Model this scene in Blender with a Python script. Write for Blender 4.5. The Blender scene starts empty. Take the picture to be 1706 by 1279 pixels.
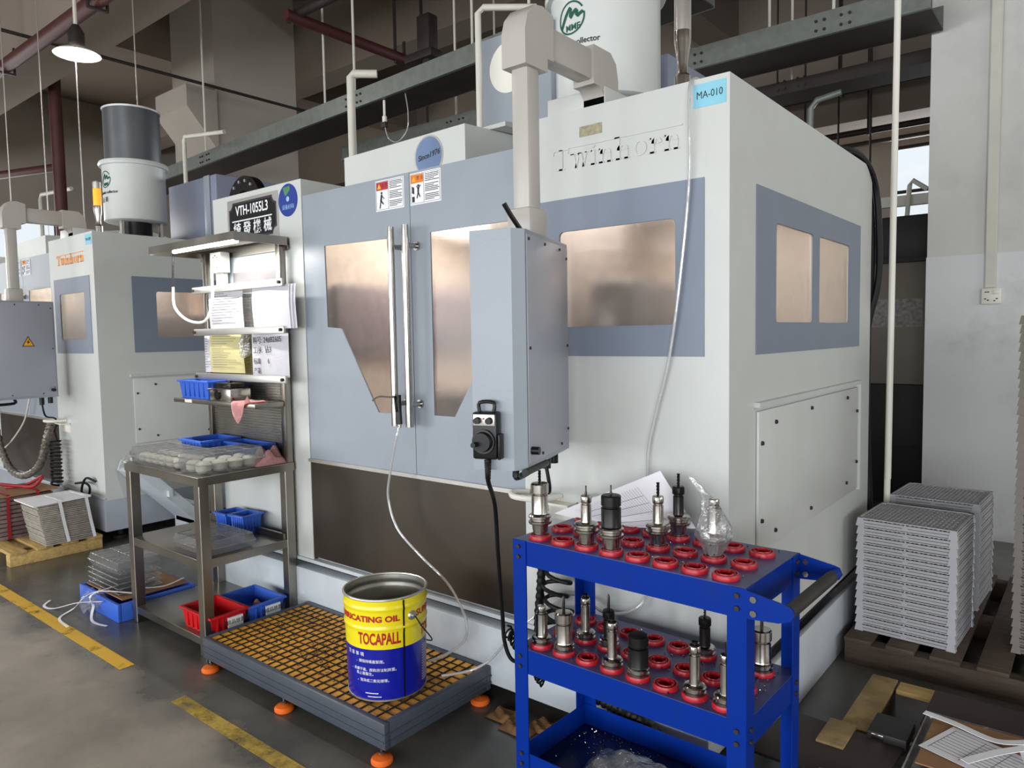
import bpy, bmesh, math, random
from mathutils import Vector, Matrix
random.seed(7)
C = bpy.context.scene.collection
SC = bpy.context.scene
# ------------------------------------------------------------------ camera
cam_d = bpy.data.cameras.new('camera'); cam = bpy.data.objects.new('camera', cam_d); C.objects.link(cam)
RGT = Vector((0.77713181, 0.62911204, -0.01685828)); DWN = Vector((0.02842325, -0.06184558, -0.99768093)); FWD = Vector((-0.62869569, 0.77485042, -0.06594357))
m3 = Matrix((RGT, -DWN, -FWD)).transposed()
cam.matrix_world = Matrix.Translation((0.97821513, -2.36803768, 1.6)) @ m3.to_4x4()
cam_d.sensor_fit = 'HORIZONTAL'; cam_d.sensor_width = 36.0; cam_d.lens = 1215.1097 * 36 / 1706
cam_d.clip_start = 0.05; cam_d.clip_end = 200
SC.camera = cam
SC.view_settings.view_transform = 'Standard'; SC.view_settings.look = 'None'; SC.view_settings.gamma = 1.0
SC.view_settings.use_curve_mapping = False
SC.view_settings.exposure = 0.0
SC.cycles.use_denoising = True
SC.cycles.max_bounces = 8; SC.cycles.transmission_bounces = 8; SC.cycles.transparent_max_bounces = 12
SC.cycles.caustics_reflective = False; SC.cycles.caustics_refractive = False
SC.cycles.sample_clamp_indirect = 6.0
# ------------------------------------------------------------------ daylight outside and through the windows, with added fill
W = bpy.data.worlds.new('daylight'); SC.world = W; W.use_nodes = True
W.node_tree.nodes['Background'].inputs[0].default_value = (0.90, 0.95, 1.0, 1)
W.node_tree.nodes['Background'].inputs[1].default_value = 1.1
def area_light(name, loc, rot, sx, sy, energy, col=(1, 1, 1)):
    l = bpy.data.lights.new(name, 'AREA'); l.shape = 'RECTANGLE'; l.size = sx; l.size_y = sy; l.energy = energy; l.color = col
    o = bpy.data.objects.new(name, l); o.location = loc; o.rotation_euler = rot; C.objects.link(o); return o
# window rows of the hall: the long glazed row behind the camera, the right row, the back windows and an added unseen left row
for i, x in enumerate((-9.0, -5.0, -1.0, 3.0, 6.8)):
    area_light('window_daylight_front', (x, -8.9, 1.75), (math.radians(90), 0, 0), 3.4, 2.6, (250, 220, 220, 300, 360)[i], (0.95, 0.975, 1.0))
area_light('window_daylight_right', (8.9, 0.5, 2.8), (math.radians(90), 0, math.radians(90)), 7.0, 2.8, 180, (1.0, 0.98, 0.94))
area_light('window_daylight_left', (-16.9, 0.5, 3.0), (math.radians(90), 0, math.radians(-90)), 7.0, 2.8, 300, (1.0, 0.98, 0.94))  # unseen source added on the left to brighten the ceiling and column
area_light('window_daylight_back', (-5.4, 11.9, 4.0), (math.radians(-90), 0, 0), 2.2, 1.5, 200, (0.95, 0.975, 1.0))  # light added at the unseen second back window, lifts ceiling and column
area_light('window_daylight_back', (-1.1, 11.9, 4.0), (math.radians(-90), 0, 0), 1.8, 1.5, 160, (0.95, 0.975, 1.0))
# ------------------------------------------------------------------ materials
def s2l(c): return tuple((v / 12.92 if v <= 0.04045 else ((v + 0.055) / 1.055) ** 2.4) for v in c)
def rgb(r, g, b): return s2l((r / 255, g / 255, b / 255)) + (1,)
MATS = {}
def mat(name, col, rough=0.5, metal=0.0, var=0.06, scale=6.0, bump=0.0, bscale=60.0, dirt=None, dscale=3.0, damt=0.5, spec=0.5, trans=0.0, ior=1.45, coat=0.0, emit=None, estr=0.0, rvar=0.0, stretch=None):
    if name in MATS: return MATS[name]
    m = bpy.data.materials.new(name); m.use_nodes = True; nt = m.node_tree; n = nt.nodes; L = nt.links
    b = n['Principled BSDF']
    tc = n.new('ShaderNodeTexCoord'); src = tc.outputs['Object']
    if stretch:
        mp = n.new('ShaderNodeMapping'); mp.inputs['Scale'].default_value = stretch; L.new(src, mp.inputs[0]); src = mp.outputs[0]
    no = n.new('ShaderNodeTexNoise'); no.inputs['Scale'].default_value = scale; no.inputs['Detail'].default_value = 4; L.new(src, no.inputs['Vector'])
    rp = n.new('ShaderNodeValToRGB'); rp.color_ramp.elements[0].position = 0.3; rp.color_ramp.elements[1].position = 0.7
    rp.color_ramp.elements[0].color = tuple(max(0, c * (1 - var)) for c in col[:3]) + (1,)
    rp.color_ramp.elements[1].color = tuple(min(1, c * (1 + var)) for c in col[:3]) + (1,)
    L.new(no.outputs['Fac'], rp.inputs[0]); out = rp.outputs[0]
    if dirt:
        n2 = n.new('ShaderNodeTexNoise'); n2.inputs['Scale'].default_value = dscale; n2.inputs['Detail'].default_value = 8; n2.inputs['Roughness'].default_value = 0.65; L.new(src, n2.inputs['Vector'])
        r2 = n.new('ShaderNodeValToRGB'); r2.color_ramp.elements[0].position = 0.52; r2.color_ramp.elements[1].position = 0.72
        r2.color_ramp.elements[0].color = (0, 0, 0, 1); r2.color_ramp.elements[1].color = (damt, damt, damt, 1); L.new(n2.outputs['Fac'], r2.inputs[0])
        mx = n.new('ShaderNodeMixRGB'); L.new(r2.outputs[0], mx.inputs[0]); L.new(out, mx.inputs[1]); mx.inputs[2].default_value = dirt; out = mx.outputs[0]
    L.new(out, b.inputs['Base Color'])
    b.inputs['Roughness'].default_value = rough; b.inputs['Metallic'].default_value = metal; b.inputs['Specular IOR Level'].default_value = spec
    b.inputs['IOR'].default_value = ior; b.inputs['Transmission Weight'].default_value = trans; b.inputs['Coat Weight'].default_value = coat; b.inputs['Coat Roughness'].default_value = 0.12
    if rvar:
        mr = n.new('ShaderNodeMapRange'); mr.inputs[3].default_value = max(0, rough - rvar); mr.inputs[4].default_value = min(1, rough + rvar); L.new(no.outputs['Fac'], mr.inputs[0]); L.new(mr.outputs[0], b.inputs['Roughness'])
    if bump:
        n3 = n.new('ShaderNodeTexNoise'); n3.inputs['Scale'].default_value = bscale; L.new(src, n3.inputs['Vector'])
        bp = n.new('ShaderNodeBump'); bp.inputs['Strength'].default_value = bump; bp.inputs['Distance'].default_value = 0.01; L.new(n3.outputs['Fac'], bp.inputs['Height']); L.new(bp.outputs[0], b.inputs['Normal'])
    if emit:
        b.inputs['Emission Color'].default_value = emit; b.inputs['Emission Strength'].default_value = estr
    MATS[name] = m; return m
M = {}
M['white'] = mat('white_paint', rgb(198, 201, 198), 0.38, var=0.02, dirt=rgb(186, 186, 176), dscale=1.6, damt=0.35, bump=0.03, bscale=90)
M['blue'] = mat('blue_grey_paint', rgb(146, 154, 163), 0.36, var=0.03, bump=0.05, bscale=120)
M['band'] = mat('slate_blue_paint', rgb(122, 131, 147), 0.42, var=0.03)
M['base'] = mat('pale_blue_base_paint', rgb(196, 204, 210), 0.45, var=0.05, dirt=rgb(140, 140, 136), dscale=3, damt=0.4)
M['beige'] = mat('beige_grey_plastic', rgb(178, 174, 168), 0.32, var=0.03)
M['steel'] = mat('brushed_steel', rgb(168, 164, 156), 0.30, 1.0, var=0.08, scale=3, rvar=0.08, stretch=(1, 1, 40))
M['bench'] = mat('stainless_sheet', rgb(150, 146, 138), 0.33, 1.0, var=0.10, scale=4, rvar=0.1)
M['apron'] = mat('dull_steel_sheet', rgb(88, 82, 75), 0.36, 0.9, var=0.10, scale=1.6, rvar=0.08)
M['chrome'] = mat('polished_steel', rgb(176, 173, 168), 0.17, 1.0, var=0.06, scale=30)
M['toolsteel'] = mat('ground_tool_steel', rgb(185, 182, 176), 0.2, 1.0, var=0.12, scale=40)
M['darksteel'] = mat('blackened_steel', rgb(52, 50, 50), 0.28, 0.85, var=0.2, scale=30)
M['black'] = mat('black_plastic', rgb(15, 15, 17), 0.36, spec=0.35, var=0.15)
M['rubber'] = mat('black_rubber', rgb(14, 14, 15), 0.5, spec=0.3, var=0.15)
M['gap'] = mat('dark_recess', rgb(26, 25, 24), 0.8)  # near-black colour stands in for shade inside gaps and openings
M['cartblue'] = mat('cobalt_blue_enamel', rgb(2, 44, 136), 0.42, spec=0.14, var=0.05, bump=0.03, bscale=60, dirt=rgb(20, 40, 96), dscale=6, damt=0.5)
M['carttop'] = mat('worn_navy_sheet', rgb(70, 80, 132), 0.35, 0.1, var=0.2, scale=9, dirt=rgb(46, 52, 84), dscale=7, damt=0.5)
M['red'] = mat('red_plastic', rgb(172, 28, 42), 0.35, var=0.08)
M['binblue'] = mat('blue_bin_plastic', rgb(56, 100, 200), 0.35, var=0.05)
M['binred'] = mat('red_bin_plastic', rgb(196, 24, 30), 0.38, var=0.05)
M['yellow'] = mat('yellow_can_paint', rgb(238, 220, 30), 0.28, var=0.02, coat=0.3)
M['canblue'] = mat('royal_blue_can_paint', rgb(12, 24, 150), 0.28, var=0.04, coat=0.3)
M['tin'] = mat('tinplate', rgb(196, 194, 186), 0.42, 1.0, var=0.1, scale=12)
M['darkgrey'] = mat('charcoal_steel_paint', rgb(70, 76, 86), 0.4, var=0.08, bump=0.05)
M['grate'] = mat('dark_bar_grating', rgb(52, 46, 36), 0.5, 0.5, var=0.4, scale=14)
M['farbase'] = mat('slate_base_paint', rgb(158, 164, 174), 0.45, var=0.05, dirt=rgb(120, 120, 118), dscale=3, damt=0.4)  # darker copy of the base paint for the far machine
M['darkred'] = mat('dark_red_strap', rgb(150, 26, 36), 0.5, var=0.1)
M['drip'] = mat('amber_drip_pan', rgb(248, 176, 66), 0.45, var=0.15, scale=14, dirt=rgb(216, 130, 36), dscale=9, damt=0.6)
M['orange'] = mat('orange_rubber', rgb(232, 106, 28), 0.5, var=0.06)
M['traygrey'] = mat('grey_tray_plastic', rgb(172, 172, 176), 0.5, var=0.05)
M['traydark'] = mat('dusty_grey_tray_plastic', rgb(108, 102, 96), 0.55, var=0.1)  # brownish grey, darkened further for the shadows in the tall stack
M['darkwood'] = mat('dark_oiled_wood', rgb(74, 62, 52), 0.7, var=0.35, scale=5, bump=0.3, bscale=30, stretch=(1, 8, 8))
M['wood'] = mat('raw_pine_wood', rgb(196, 164, 104), 0.7, var=0.22, scale=5, bump=0.2, bscale=30, stretch=(1, 8, 8), dirt=rgb(110, 84, 48), dscale=4, damt=0.5)
M['oldwood'] = mat('stained_plank_wood', rgb(150, 128, 86), 0.75, var=0.35, scale=7, bump=0.3, bscale=40, dirt=rgb(60, 48, 34), dscale=6, damt=0.8)
M['brown'] = mat('dark_brown_board', rgb(58, 48, 46), 0.6, var=0.1)
M['card'] = mat('brown_cardboard', rgb(146, 110, 76), 0.8, var=0.1, scale=12)
M['paper'] = mat('white_paper', rgb(232, 231, 236), 0.7, var=0.02)
M['paperyel'] = mat('pale_yellow_paper', rgb(234, 226, 176), 0.7, var=0.02)
M['ink'] = mat('dark_ink', rgb(46, 46, 54), 0.7)
M['inkred'] = mat('red_ink', rgb(176, 34, 26), 0.5)
M['inkwhite'] = mat('white_print', rgb(236, 238, 240), 0.5)
M['pink'] = mat('pink_cloth', rgb(232, 178, 176), 0.9, var=0.1, scale=20, bump=0.3, bscale=120)
M['whiteplastic'] = mat('white_plastic', rgb(228, 226, 216), 0.4, var=0.02)
M['redpipe'] = mat('oxblood_pipe_paint', rgb(74, 36, 37), 0.5, var=0.12)
M['galv'] = mat('galvanised_sheet', rgb(118, 123, 119), 0.45, 0.35, var=0.12, scale=14)
M['darkmetal'] = mat('dark_iron', rgb(50, 44, 42), 0.6, 0.3, var=0.2)
M['conduit'] = mat('white_conduit', rgb(204, 202, 192), 0.5, var=0.05)
M['concrete'] = mat('grey_painted_concrete', rgb(168, 160, 150), 0.85, var=0.06, scale=1.2, bump=0.05, bscale=20)
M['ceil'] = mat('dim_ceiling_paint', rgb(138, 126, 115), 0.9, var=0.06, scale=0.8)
M['filter'] = mat('grey_perforated_steel', rgb(96, 100, 104), 0.42, 0.5, var=0.08)
M['cyl'] = mat('pale_grey_drum_paint', rgb(206, 210, 208), 0.3, var=0.02)
M['purple'] = mat('lavender_grey_paint', rgb(132, 138, 158), 0.4, var=0.03)
M['green'] = mat('dark_green_print', rgb(22, 84, 70), 0.5)
M['labelblue'] = mat('sky_blue_label', rgb(134, 196, 216), 0.5, var=0.05)
M['orangelit'] = mat('orange_lettering', rgb(240, 150, 30), 0.4)
M['cellgrey'] = mat('white_ceramic', rgb(226, 222, 208), 0.35, var=0.06)
M['pane'] = mat('coolant_misted_glass', rgb(244, 238, 232), 0.22, var=0.06, scale=20, trans=0.95, ior=1.12, bump=0.22, bscale=420, coat=0.35)
M['inner'] = mat('warm_steel_enclosure', rgb(230, 216, 202), 0.4, 0.2, var=0.12, scale=2)
M['lamp'] = mat('lit_lamp', (1, 1, 1, 1), 0.4, emit=(1.0, 0.97, 0.9, 1), estr=14.0)
M['tubelamp'] = mat('lit_tube_lamp', (1, 1, 1, 1), 0.4, emit=(1.0, 0.98, 0.92, 1), estr=9.0)
M['amber'] = mat('lit_amber_lens', rgb(255, 170, 40), 0.3, emit=(1.0, 0.45, 0.06, 1), estr=0.7)
M['yelsign'] = mat('yellow_sign', rgb(236, 176, 40), 0.5)
M['signred'] = mat('red_sign', rgb(176, 36, 44), 0.5)
M['signorange'] = mat('orange_sign', rgb(222, 118, 30), 0.5)
M['darkglass'] = mat('tinted_grey_glass', rgb(128, 124, 126), 0.25, 0.2, var=0.05)
M['discblue'] = mat('steel_blue_print', rgb(104, 126, 160), 0.35, var=0.12, scale=8)
M['stickerblue'] = mat('deep_blue_print', rgb(24, 52, 140), 0.4)
M['tape'] = mat('old_tape_residue', rgb(160, 154, 128), 0.7, var=0.3, scale=60)
M['silver'] = mat('satin_aluminium', rgb(196, 194, 190), 0.35, 0.8, var=0.05)
M['leaf'] = mat('brown_wrapping_scrap', rgb(150, 112, 74), 0.8, var=0.3, scale=14)
M['darkcab'] = mat('dark_machine_paint', rgb(34, 32, 32), 0.5, var=0.1)
M['greycab'] = mat('drab_cabinet_paint', rgb(124, 118, 108), 0.5, var=0.05)
M['sheet'] = mat('printed_grey_sheet', rgb(140, 138, 136), 0.6, var=0.35, scale=30)
def thin_clear(name, milk, edge, gl, tint, scale, bump):
    m = bpy.data.materials.new(name); m.use_nodes = True; nt = m.node_tree; n = nt.nodes; L = nt.links; n.remove(n['Principled BSDF'])
    tc = n.new('ShaderNodeTexCoord'); no = n.new('ShaderNodeTexNoise'); no.inputs['Scale'].default_value = scale; no.inputs['Detail'].default_value = 5; L.new(tc.outputs['Object'], no.inputs[0])
    bp = n.new('ShaderNodeBump'); bp.inputs['Strength'].default_value = bump; bp.inputs['Distance'].default_value = .02; L.new(no.outputs[0], bp.inputs['Height'])
    tr = n.new('ShaderNodeBsdfTransparent'); tr.inputs[0].default_value = tint; gb = n.new('ShaderNodeBsdfGlossy'); gb.inputs['Roughness'].default_value = .12; L.new(bp.outputs[0], gb.inputs['Normal'])
    di = n.new('ShaderNodeBsdfDiffuse'); di.inputs[0].default_value = (.85, .86, .86, 1)
    lw = n.new('ShaderNodeLayerWeight'); lw.inputs[0].default_value = .35; L.new(bp.outputs[0], lw.inputs['Normal'])
    mr = n.new('ShaderNodeMapRange'); mr.inputs[3].default_value = gl; mr.inputs[4].default_value = edge; L.new(lw.outputs['Facing'], mr.inputs[0])
    a = n.new('ShaderNodeMixShader'); a.inputs[0].default_value = milk; L.new(tr.outputs[0], a.inputs[1]); L.new(di.outputs[0], a.inputs[2])
    b = n.new('ShaderNodeMixShader'); L.new(mr.outputs[0], b.inputs[0]); L.new(a.outputs[0], b.inputs[1]); L.new(gb.outputs[0], b.inputs[2]); L.new(b.outputs[0], n['Material Output'].inputs[0]); return m
M['foil'] = mat('crinkled_wrapped_hose', rgb(122, 116, 108), 0.28, 0.3, var=.5, scale=50, bump=.9, bscale=55)
M['clear'] = thin_clear('clear_plastic', .12, .75, .10, (.95, .96, .96, 1), 30, .25)
M['film'] = thin_clear('thin_clear_film', .14, .6, .12, (.94, .95, .96, 1), 22, .8)
M['tube'] = thin_clear('clear_hose', .35, .7, .15, (.9, .91, .92, 1), 20, .1)
def perforated(name, base, sx, r, axis_a='X', axis_b='Z'):
    m = base.copy(); m.name = name; nt = m.node_tree; n = nt.nodes; L = nt.links
    tc = n.new('ShaderNodeTexCoord'); sp = n.new('ShaderNodeSeparateXYZ'); L.new(tc.outputs['Object'], sp.inputs[0])
    d = []
    for ax in (axis_a, axis_b):
        mu = n.new('ShaderNodeMath'); mu.operation = 'MULTIPLY'; mu.inputs[1].default_value = sx; L.new(sp.outputs[ax], mu.inputs[0])
        fr = n.new('ShaderNodeMath'); fr.operation = 'FRACT'; L.new(mu.outputs[0], fr.inputs[0])
        su = n.new('ShaderNodeMath'); su.operation = 'SUBTRACT'; su.inputs[1].default_value = 0.5; L.new(fr.outputs[0], su.inputs[0])
        po = n.new('ShaderNodeMath'); po.operation = 'MULTIPLY'; L.new(su.outputs[0], po.inputs[0]); L.new(su.outputs[0], po.inputs[1]); d.append(po)
    ad = n.new('ShaderNodeMath'); L.new(d[0].outputs[0], ad.inputs[0]); L.new(d[1].outputs[0], ad.inputs[1])
    lt = n.new('ShaderNodeMath'); lt.operation = 'LESS_THAN'; lt.inputs[1].default_value = r * r; L.new(ad.outputs[0], lt.inputs[0])
    tr = n.new('ShaderNodeBsdfTransparent'); mx = n.new('ShaderNodeMixShader'); out = n['Material Output']
    L.new(lt.outputs[0], mx.inputs[0]); L.new(n['Principled BSDF'].outputs[0], mx.inputs[1]); L.new(tr.outputs[0], mx.inputs[2]); L.new(mx.outputs[0], out.inputs[0])
    return m
M['perf'] = perforated('perforated_stainless', M['bench'], 66.0, 0.33)
def floor_mat():
    m = bpy.data.materials.new('sealed_concrete_floor'); m.use_nodes = True; nt = m.node_tree; n = nt.nodes; L = nt.links; b = n['Principled BSDF']
    tc = n.new('ShaderNodeTexCoord'); V = tc.outputs['Object']
    def noise(sc, det, ro):
        a = n.new('ShaderNodeTexNoise'); a.inputs['Scale'].default_value = sc; a.inputs['Detail'].default_value = det; a.inputs['Roughness'].default_value = ro; L.new(V, a.inputs[0]); return a.outputs[0]
    def ramp(src, p0, c0, p1, c1):
        r = n.new('ShaderNodeValToRGB'); e = r.color_ramp.elements; e[0].position = p0; e[0].color = c0; e[1].position = p1; e[1].color = c1; L.new(src, r.inputs[0]); return r.outputs[0]
    def mix(f, c0, c1):
        x = n.new('ShaderNodeMixRGB'); L.new(f, x.inputs[0])
        for k, c in ((1, c0), (2, c1)):
            if isinstance(c, tuple): x.inputs[k].default_value = c
            else: L.new(c, x.inputs[k])
        return x.outputs[0]
    K, Wt = (0, 0, 0, 1), (1, 1, 1, 1)
    dry = ramp(noise(1.1, 10, .65), .34, rgb(112, 105, 96), .66, rgb(154, 145, 132))
    scuff = ramp(noise(7.0, 10, .75), .60, K, .70, (.6, .6, .6, 1)); dry = mix(scuff, dry, rgb(92, 86, 78))
    oily = ramp(noise(1.6, 8, .6), .35, rgb(72, 72, 69), .68, rgb(108, 105, 99))
    sp = n.new('ShaderNodeSeparateXYZ'); L.new(V, sp.inputs[0]); nz = noise(2.6, 9, .6)
    ad = n.new('ShaderNodeMath'); ad.operation = 'MULTIPLY_ADD'; L.new(nz, ad.inputs[0]); ad.inputs[1].default_value = .9; L.new(sp.outputs['Y'], ad.inputs[2])
    mr = n.new('ShaderNodeMapRange'); L.new(ad.outputs[0], mr.inputs[0]); mr.inputs[1].default_value = -.62; mr.inputs[2].default_value = -.38
    L.new(mix(mr.outputs[0], dry, oily), b.inputs['Base Color'])
    rr = n.new('ShaderNodeMapRange'); L.new(mr.outputs[0], rr.inputs[0]); rr.inputs[3].default_value = .55; rr.inputs[4].default_value = .26; L.new(rr.outputs[0], b.inputs['Roughness'])
    return m
M['floor'] = floor_mat()
def worn_line_mat(lo, hi, col):
    m = bpy.data.materials.new('worn_yellow_line_paint'); m.use_nodes = True; nt = m.node_tree; n = nt.nodes; L = nt.links; b = n['Principled BSDF']
    tc = n.new('ShaderNodeTexCoord'); a = n.new('ShaderNodeTexNoise'); a.inputs['Scale'].default_value = 5; a.inputs['Detail'].default_value = 12; a.inputs['Roughness'].default_value = 0.75; L.new(tc.outputs['Object'], a.inputs[0])
    r = n.new('ShaderNodeValToRGB'); r.color_ramp.elements[0].position = lo; r.color_ramp.elements[1].position = hi; L.new(a.outputs[0], r.inputs[0])
    b.inputs['Base Color'].default_value = col; b.inputs['Roughness'].default_value = 0.6
    tr = n.new('ShaderNodeBsdfTransparent'); mx = n.new('ShaderNodeMixShader'); L.new(r.outputs[0], mx.inputs[0]); L.new(b.outputs[0], mx.inputs[1]); L.new(tr.outputs[0], mx.inputs[2]); L.new(mx.outputs[0], n['Material Output'].inputs[0])
    return m
M['line'] = worn_line_mat(.56, .66, rgb(208, 164, 36)); M['line2'] = worn_line_mat(.44, .6, rgb(176, 148, 52))
# ------------------------------------------------------------------ mesh helpers
class MB:
    def __init__(s): s.b = bmesh.new()
    def _xf(s, vs, T):
        if T is not None: bmesh.ops.transform(s.b, matrix=T, verts=vs)
        return vs
    def box(s, x0, x1, y0, y1, z0, z1, bev=0.0, T=None, seg=2):
        r = bmesh.ops.create_cube(s.b, size=1.0); vs = r['verts']
        for v in vs: v.co = Vector((x0 + (v.co.x + .5) * (x1 - x0), y0 + (v.co.y + .5) * (y1 - y0), z0 + (v.co.z + .5) * (z1 - z0)))
        if bev > 0:
            es = list({e for v in vs for e in v.link_edges})
            g = bmesh.ops.bevel(s.b, geom=es, offset=bev, segments=seg, affect='EDGES', profile=0.5, clamp_overlap=True)
            vs = list({v for f in g['faces'] for v in f.verts} | {v for v in vs if v.is_valid})
            st = list(vs); seen = set(st)
            while st:
                v = st.pop()
                for e in v.link_edges:
                    o = e.other_vert(v)
                    if o not in seen: seen.add(o); st.append(o)
            vs = list(seen)
        s._xf(vs, T); return s
    def hexa(s, bot, top):
        v = [s.b.verts.new(p) for p in list(bot) + list(top)]
        for f in ((3, 2, 1, 0), (4, 5, 6, 7), (0, 1, 5, 4), (1, 2, 6, 5), (2, 3, 7, 6), (3, 0, 4, 7)): s.b.faces.new([v[i] for i in f])
        return s
    def poly(s, pts):
        s.b.faces.new([s.b.verts.new(p) for p in pts]); return s
    def prism(s, pts, d):
        d = Vector(d); a = [s.b.verts.new(p) for p in pts]; c = [s.b.verts.new(Vector(p) + d) for p in pts]; n = len(pts)
        s.b.faces.new(a[::-1]); s.b.faces.new(c)
        for i in range(n): s.b.faces.new((a[i], a[(i + 1) % n], c[(i + 1) % n], c[i]))
        return s
    def plate(s, outer, holes, to3, d):
        es = []; n0 = len(s.b.verts)
        for loop in [outer] + list(holes):
            vs = [s.b.verts.new(to3(*p)) for p in loop]
            for i in range(len(vs)): es.append(s.b.edges.new((vs[i], vs[(i + 1) % len(vs)])))
        r = bmesh.ops.triangle_fill(s.b, use_beauty=True, use_dissolve=False, edges=es)
        fs = [g for g in r['geom'] if isinstance(g, bmesh.types.BMFace)]
        e = bmesh.ops.extrude_face_region(s.b, geom=fs)
        nv = [g for g in e['geom'] if isinstance(g, bmesh.types.BMVert)]
        bmesh.ops.translate(s.b, verts=nv, vec=Vector(d))
        return s
    def lathe(s, prof, o=(0, 0, 0), n=24, T=None, caps=True):
        o = Vector(o); rings = []; allv = []
        for r, z in prof:
            ring = [s.b.verts.new(o + Vector((max(r, 1e-5) * math.cos(2 * math.pi * i / n), max(r, 1e-5) * math.sin(2 * math.pi * i / n), z))) for i in range(n)]
            rings.append(ring); allv += ring
        for a, b in zip(rings, rings[1:]):
            for i in range(n): s.b.faces.new((a[i], a[(i + 1) % n], b[(i + 1) % n], b[i]))
        if caps:
            s.b.faces.new(rings[0][::-1]); s.b.faces.new(rings[-1])
        s._xf(allv, T); return s
    def cyl(s, p0, p1, r, n=16, r1=None):
        p0, p1 = Vector(p0), Vector(p1); d = p1 - p0; T = Matrix.Translation(p0) @ d.to_track_quat('Z', 'Y').to_matrix().to_4x4()
        return s.lathe([(r, 0), (r1 if r1 is not None else r, d.length)], n=n, T=T)
    def tube(s, pts, r, n=10, smooth=0, closed=False):
        pts = [Vector(p) for p in pts]
        if smooth: pts = spline(pts, smooth)
        rings = []; up = Vector((0, 0, 1)); prev = None
        for i, p in enumerate(pts):
            d = (pts[min(i + 1, len(pts) - 1)] - pts[max(i - 1, 0)]).normalized()
            if prev is None:
                a = d.orthogonal().normalized()
            else:
                a = (prev - d * prev.dot(d)); a = a.normalized() if a.length > 1e-6 else d.orthogonal().normalized()
            prev = a; b = d.cross(a); rr = r(i / (len(pts) - 1)) if callable(r) else r
            rings.append([s.b.verts.new(p + (a * math.cos(2 * math.pi * k / n) + b * math.sin(2 * math.pi * k / n)) * rr) for k in range(n)])
        for u, v in zip(rings, rings[1:]):
            for k in range(n): s.b.faces.new((u[k], u[(k + 1) % n], v[(k + 1) % n], v[k]))
        s.b.faces.new(rings[0][::-1]); s.b.faces.new(rings[-1]); return s
    def ribbon(s, pts, w, t=0.0015, up=(0, 0, 1), smooth=6):
        pts = spline([Vector(p) for p in pts], smooth); up = Vector(up); q = []
        for i, p in enumerate(pts):
            d = (pts[min(i + 1, len(pts) - 1)] - pts[max(i - 1, 0)]).normalized(); a = d.cross(up)
            a = a.normalized() if a.length > 1e-4 else Vector((1, 0, 0)); nn = a.cross(d)
            q.append([s.b.verts.new(p + a * w / 2 * sa + nn * t / 2 * sn) for sa, sn in ((-1, -1), (1, -1), (1, 1), (-1, 1))])
        for u, v in zip(q, q[1:]):
            for k in range(4): s.b.faces.new((u[k], u[(k + 1) % 4], v[(k + 1) % 4], v[k]))
        s.b.faces.new(q[0][::-1]); s.b.faces.new(q[-1]); return s
    def sheet(s, f, nu, nv, t=0.0):
        g = [[s.b.verts.new(f(i / nu, j / nv)) for j in range(nv + 1)] for i in range(nu + 1)]; fs = []
        for i in range(nu):
            for j in range(nv): fs.append(s.b.faces.new((g[i][j], g[i + 1][j], g[i + 1][j + 1], g[i][j + 1])))
        if t: bmesh.ops.solidify(s.b, geom=fs, thickness=t)
        return s
def spline(p, k):
    out = []; n = len(p)
    for i in range(n - 1):
        a, b, c, d = p[max(i - 1, 0)], p[i], p[i + 1], p[min(i + 2, n - 1)]
        for j in range(k):
            t = j / k; out.append(0.5 * ((2 * b) + (c - a) * t + (2 * a - 5 * b + 4 * c - d) * t * t + (3 * b - a - 3 * c + d) * t ** 3))
    out.append(p[-1]); return out
WM = {}
def finish(me, smooth=True, ang=32):
    b = bmesh.new(); b.from_mesh(me); bmesh.ops.recalc_face_normals(b, faces=b.faces)
    for e in b.edges:
        e.smooth = not (len(e.link_faces) == 2 and e.calc_face_angle(0) > math.radians(ang))
    for f in b.faces: f.smooth = smooth
    b.to_mesh(me); b.free()
def obj(name, mb, m, parent=None, local=False, ang=32):
    me = bpy.data.meshes.new(name); mb.b.to_mesh(me); mb.b.free(); finish(me, ang=ang)
    if parent is not None and not local: me.transform(WM[parent.name].inverted())
    o = bpy.data.objects.new(name, me); C.objects.link(o)
    for k in (m if isinstance(m, (list, tuple)) else [m]): me.materials.append(k)
    if parent is not None:
        o.parent = parent; WM[o.name] = WM[parent.name]
    else: WM[o.name] = Matrix.Identity(4)
    return o
def thing(name, label, cat, loc=(0, 0, 0), rz=0.0, group=None):
    o = bpy.data.objects.new(name, None); C.objects.link(o); o.empty_display_size = 0.05
    o.location = loc; o.rotation_euler = (0, 0, rz); o['label'] = label; o['category'] = cat
    if group: o['group'] = group
    WM[o.name] = Matrix.Translation(loc) @ Matrix.Rotation(rz, 4, 'Z'); return o
def tag(o, label, cat, group=None, kind=None):
    o['label'] = label; o['category'] = cat
    if group: o['group'] = group
    if kind: o['kind'] = kind
    return o
def base_origin(o):
    # move a one-mesh thing's origin to the middle of its base
    me = o.data; xs = [v.co for v in me.vertices]
    c = Vector(((min(v.x for v in xs) + max(v.x for v in xs)) / 2, (min(v.y for v in xs) + max(v.y for v in xs)) / 2, min(v.z for v in xs)))
    me.transform(Matrix.Translation(-c)); o.location = c; return o
def struct(name, mb, m):
    o = obj(name, mb, m); o['kind'] = 'structure'; return o
def dup(root, loc, rz, label, group=None):
    r = root.copy(); C.objects.link(r); r.location = loc; r.rotation_euler = (0, 0, rz); r['label'] = label
    if group: r['group'] = group
    for ch in root.children:
        c = ch.copy(); C.objects.link(c); c.parent = r
        for g in ch.children:
            d = g.copy(); C.objects.link(d); d.parent = c
    return r
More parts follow.
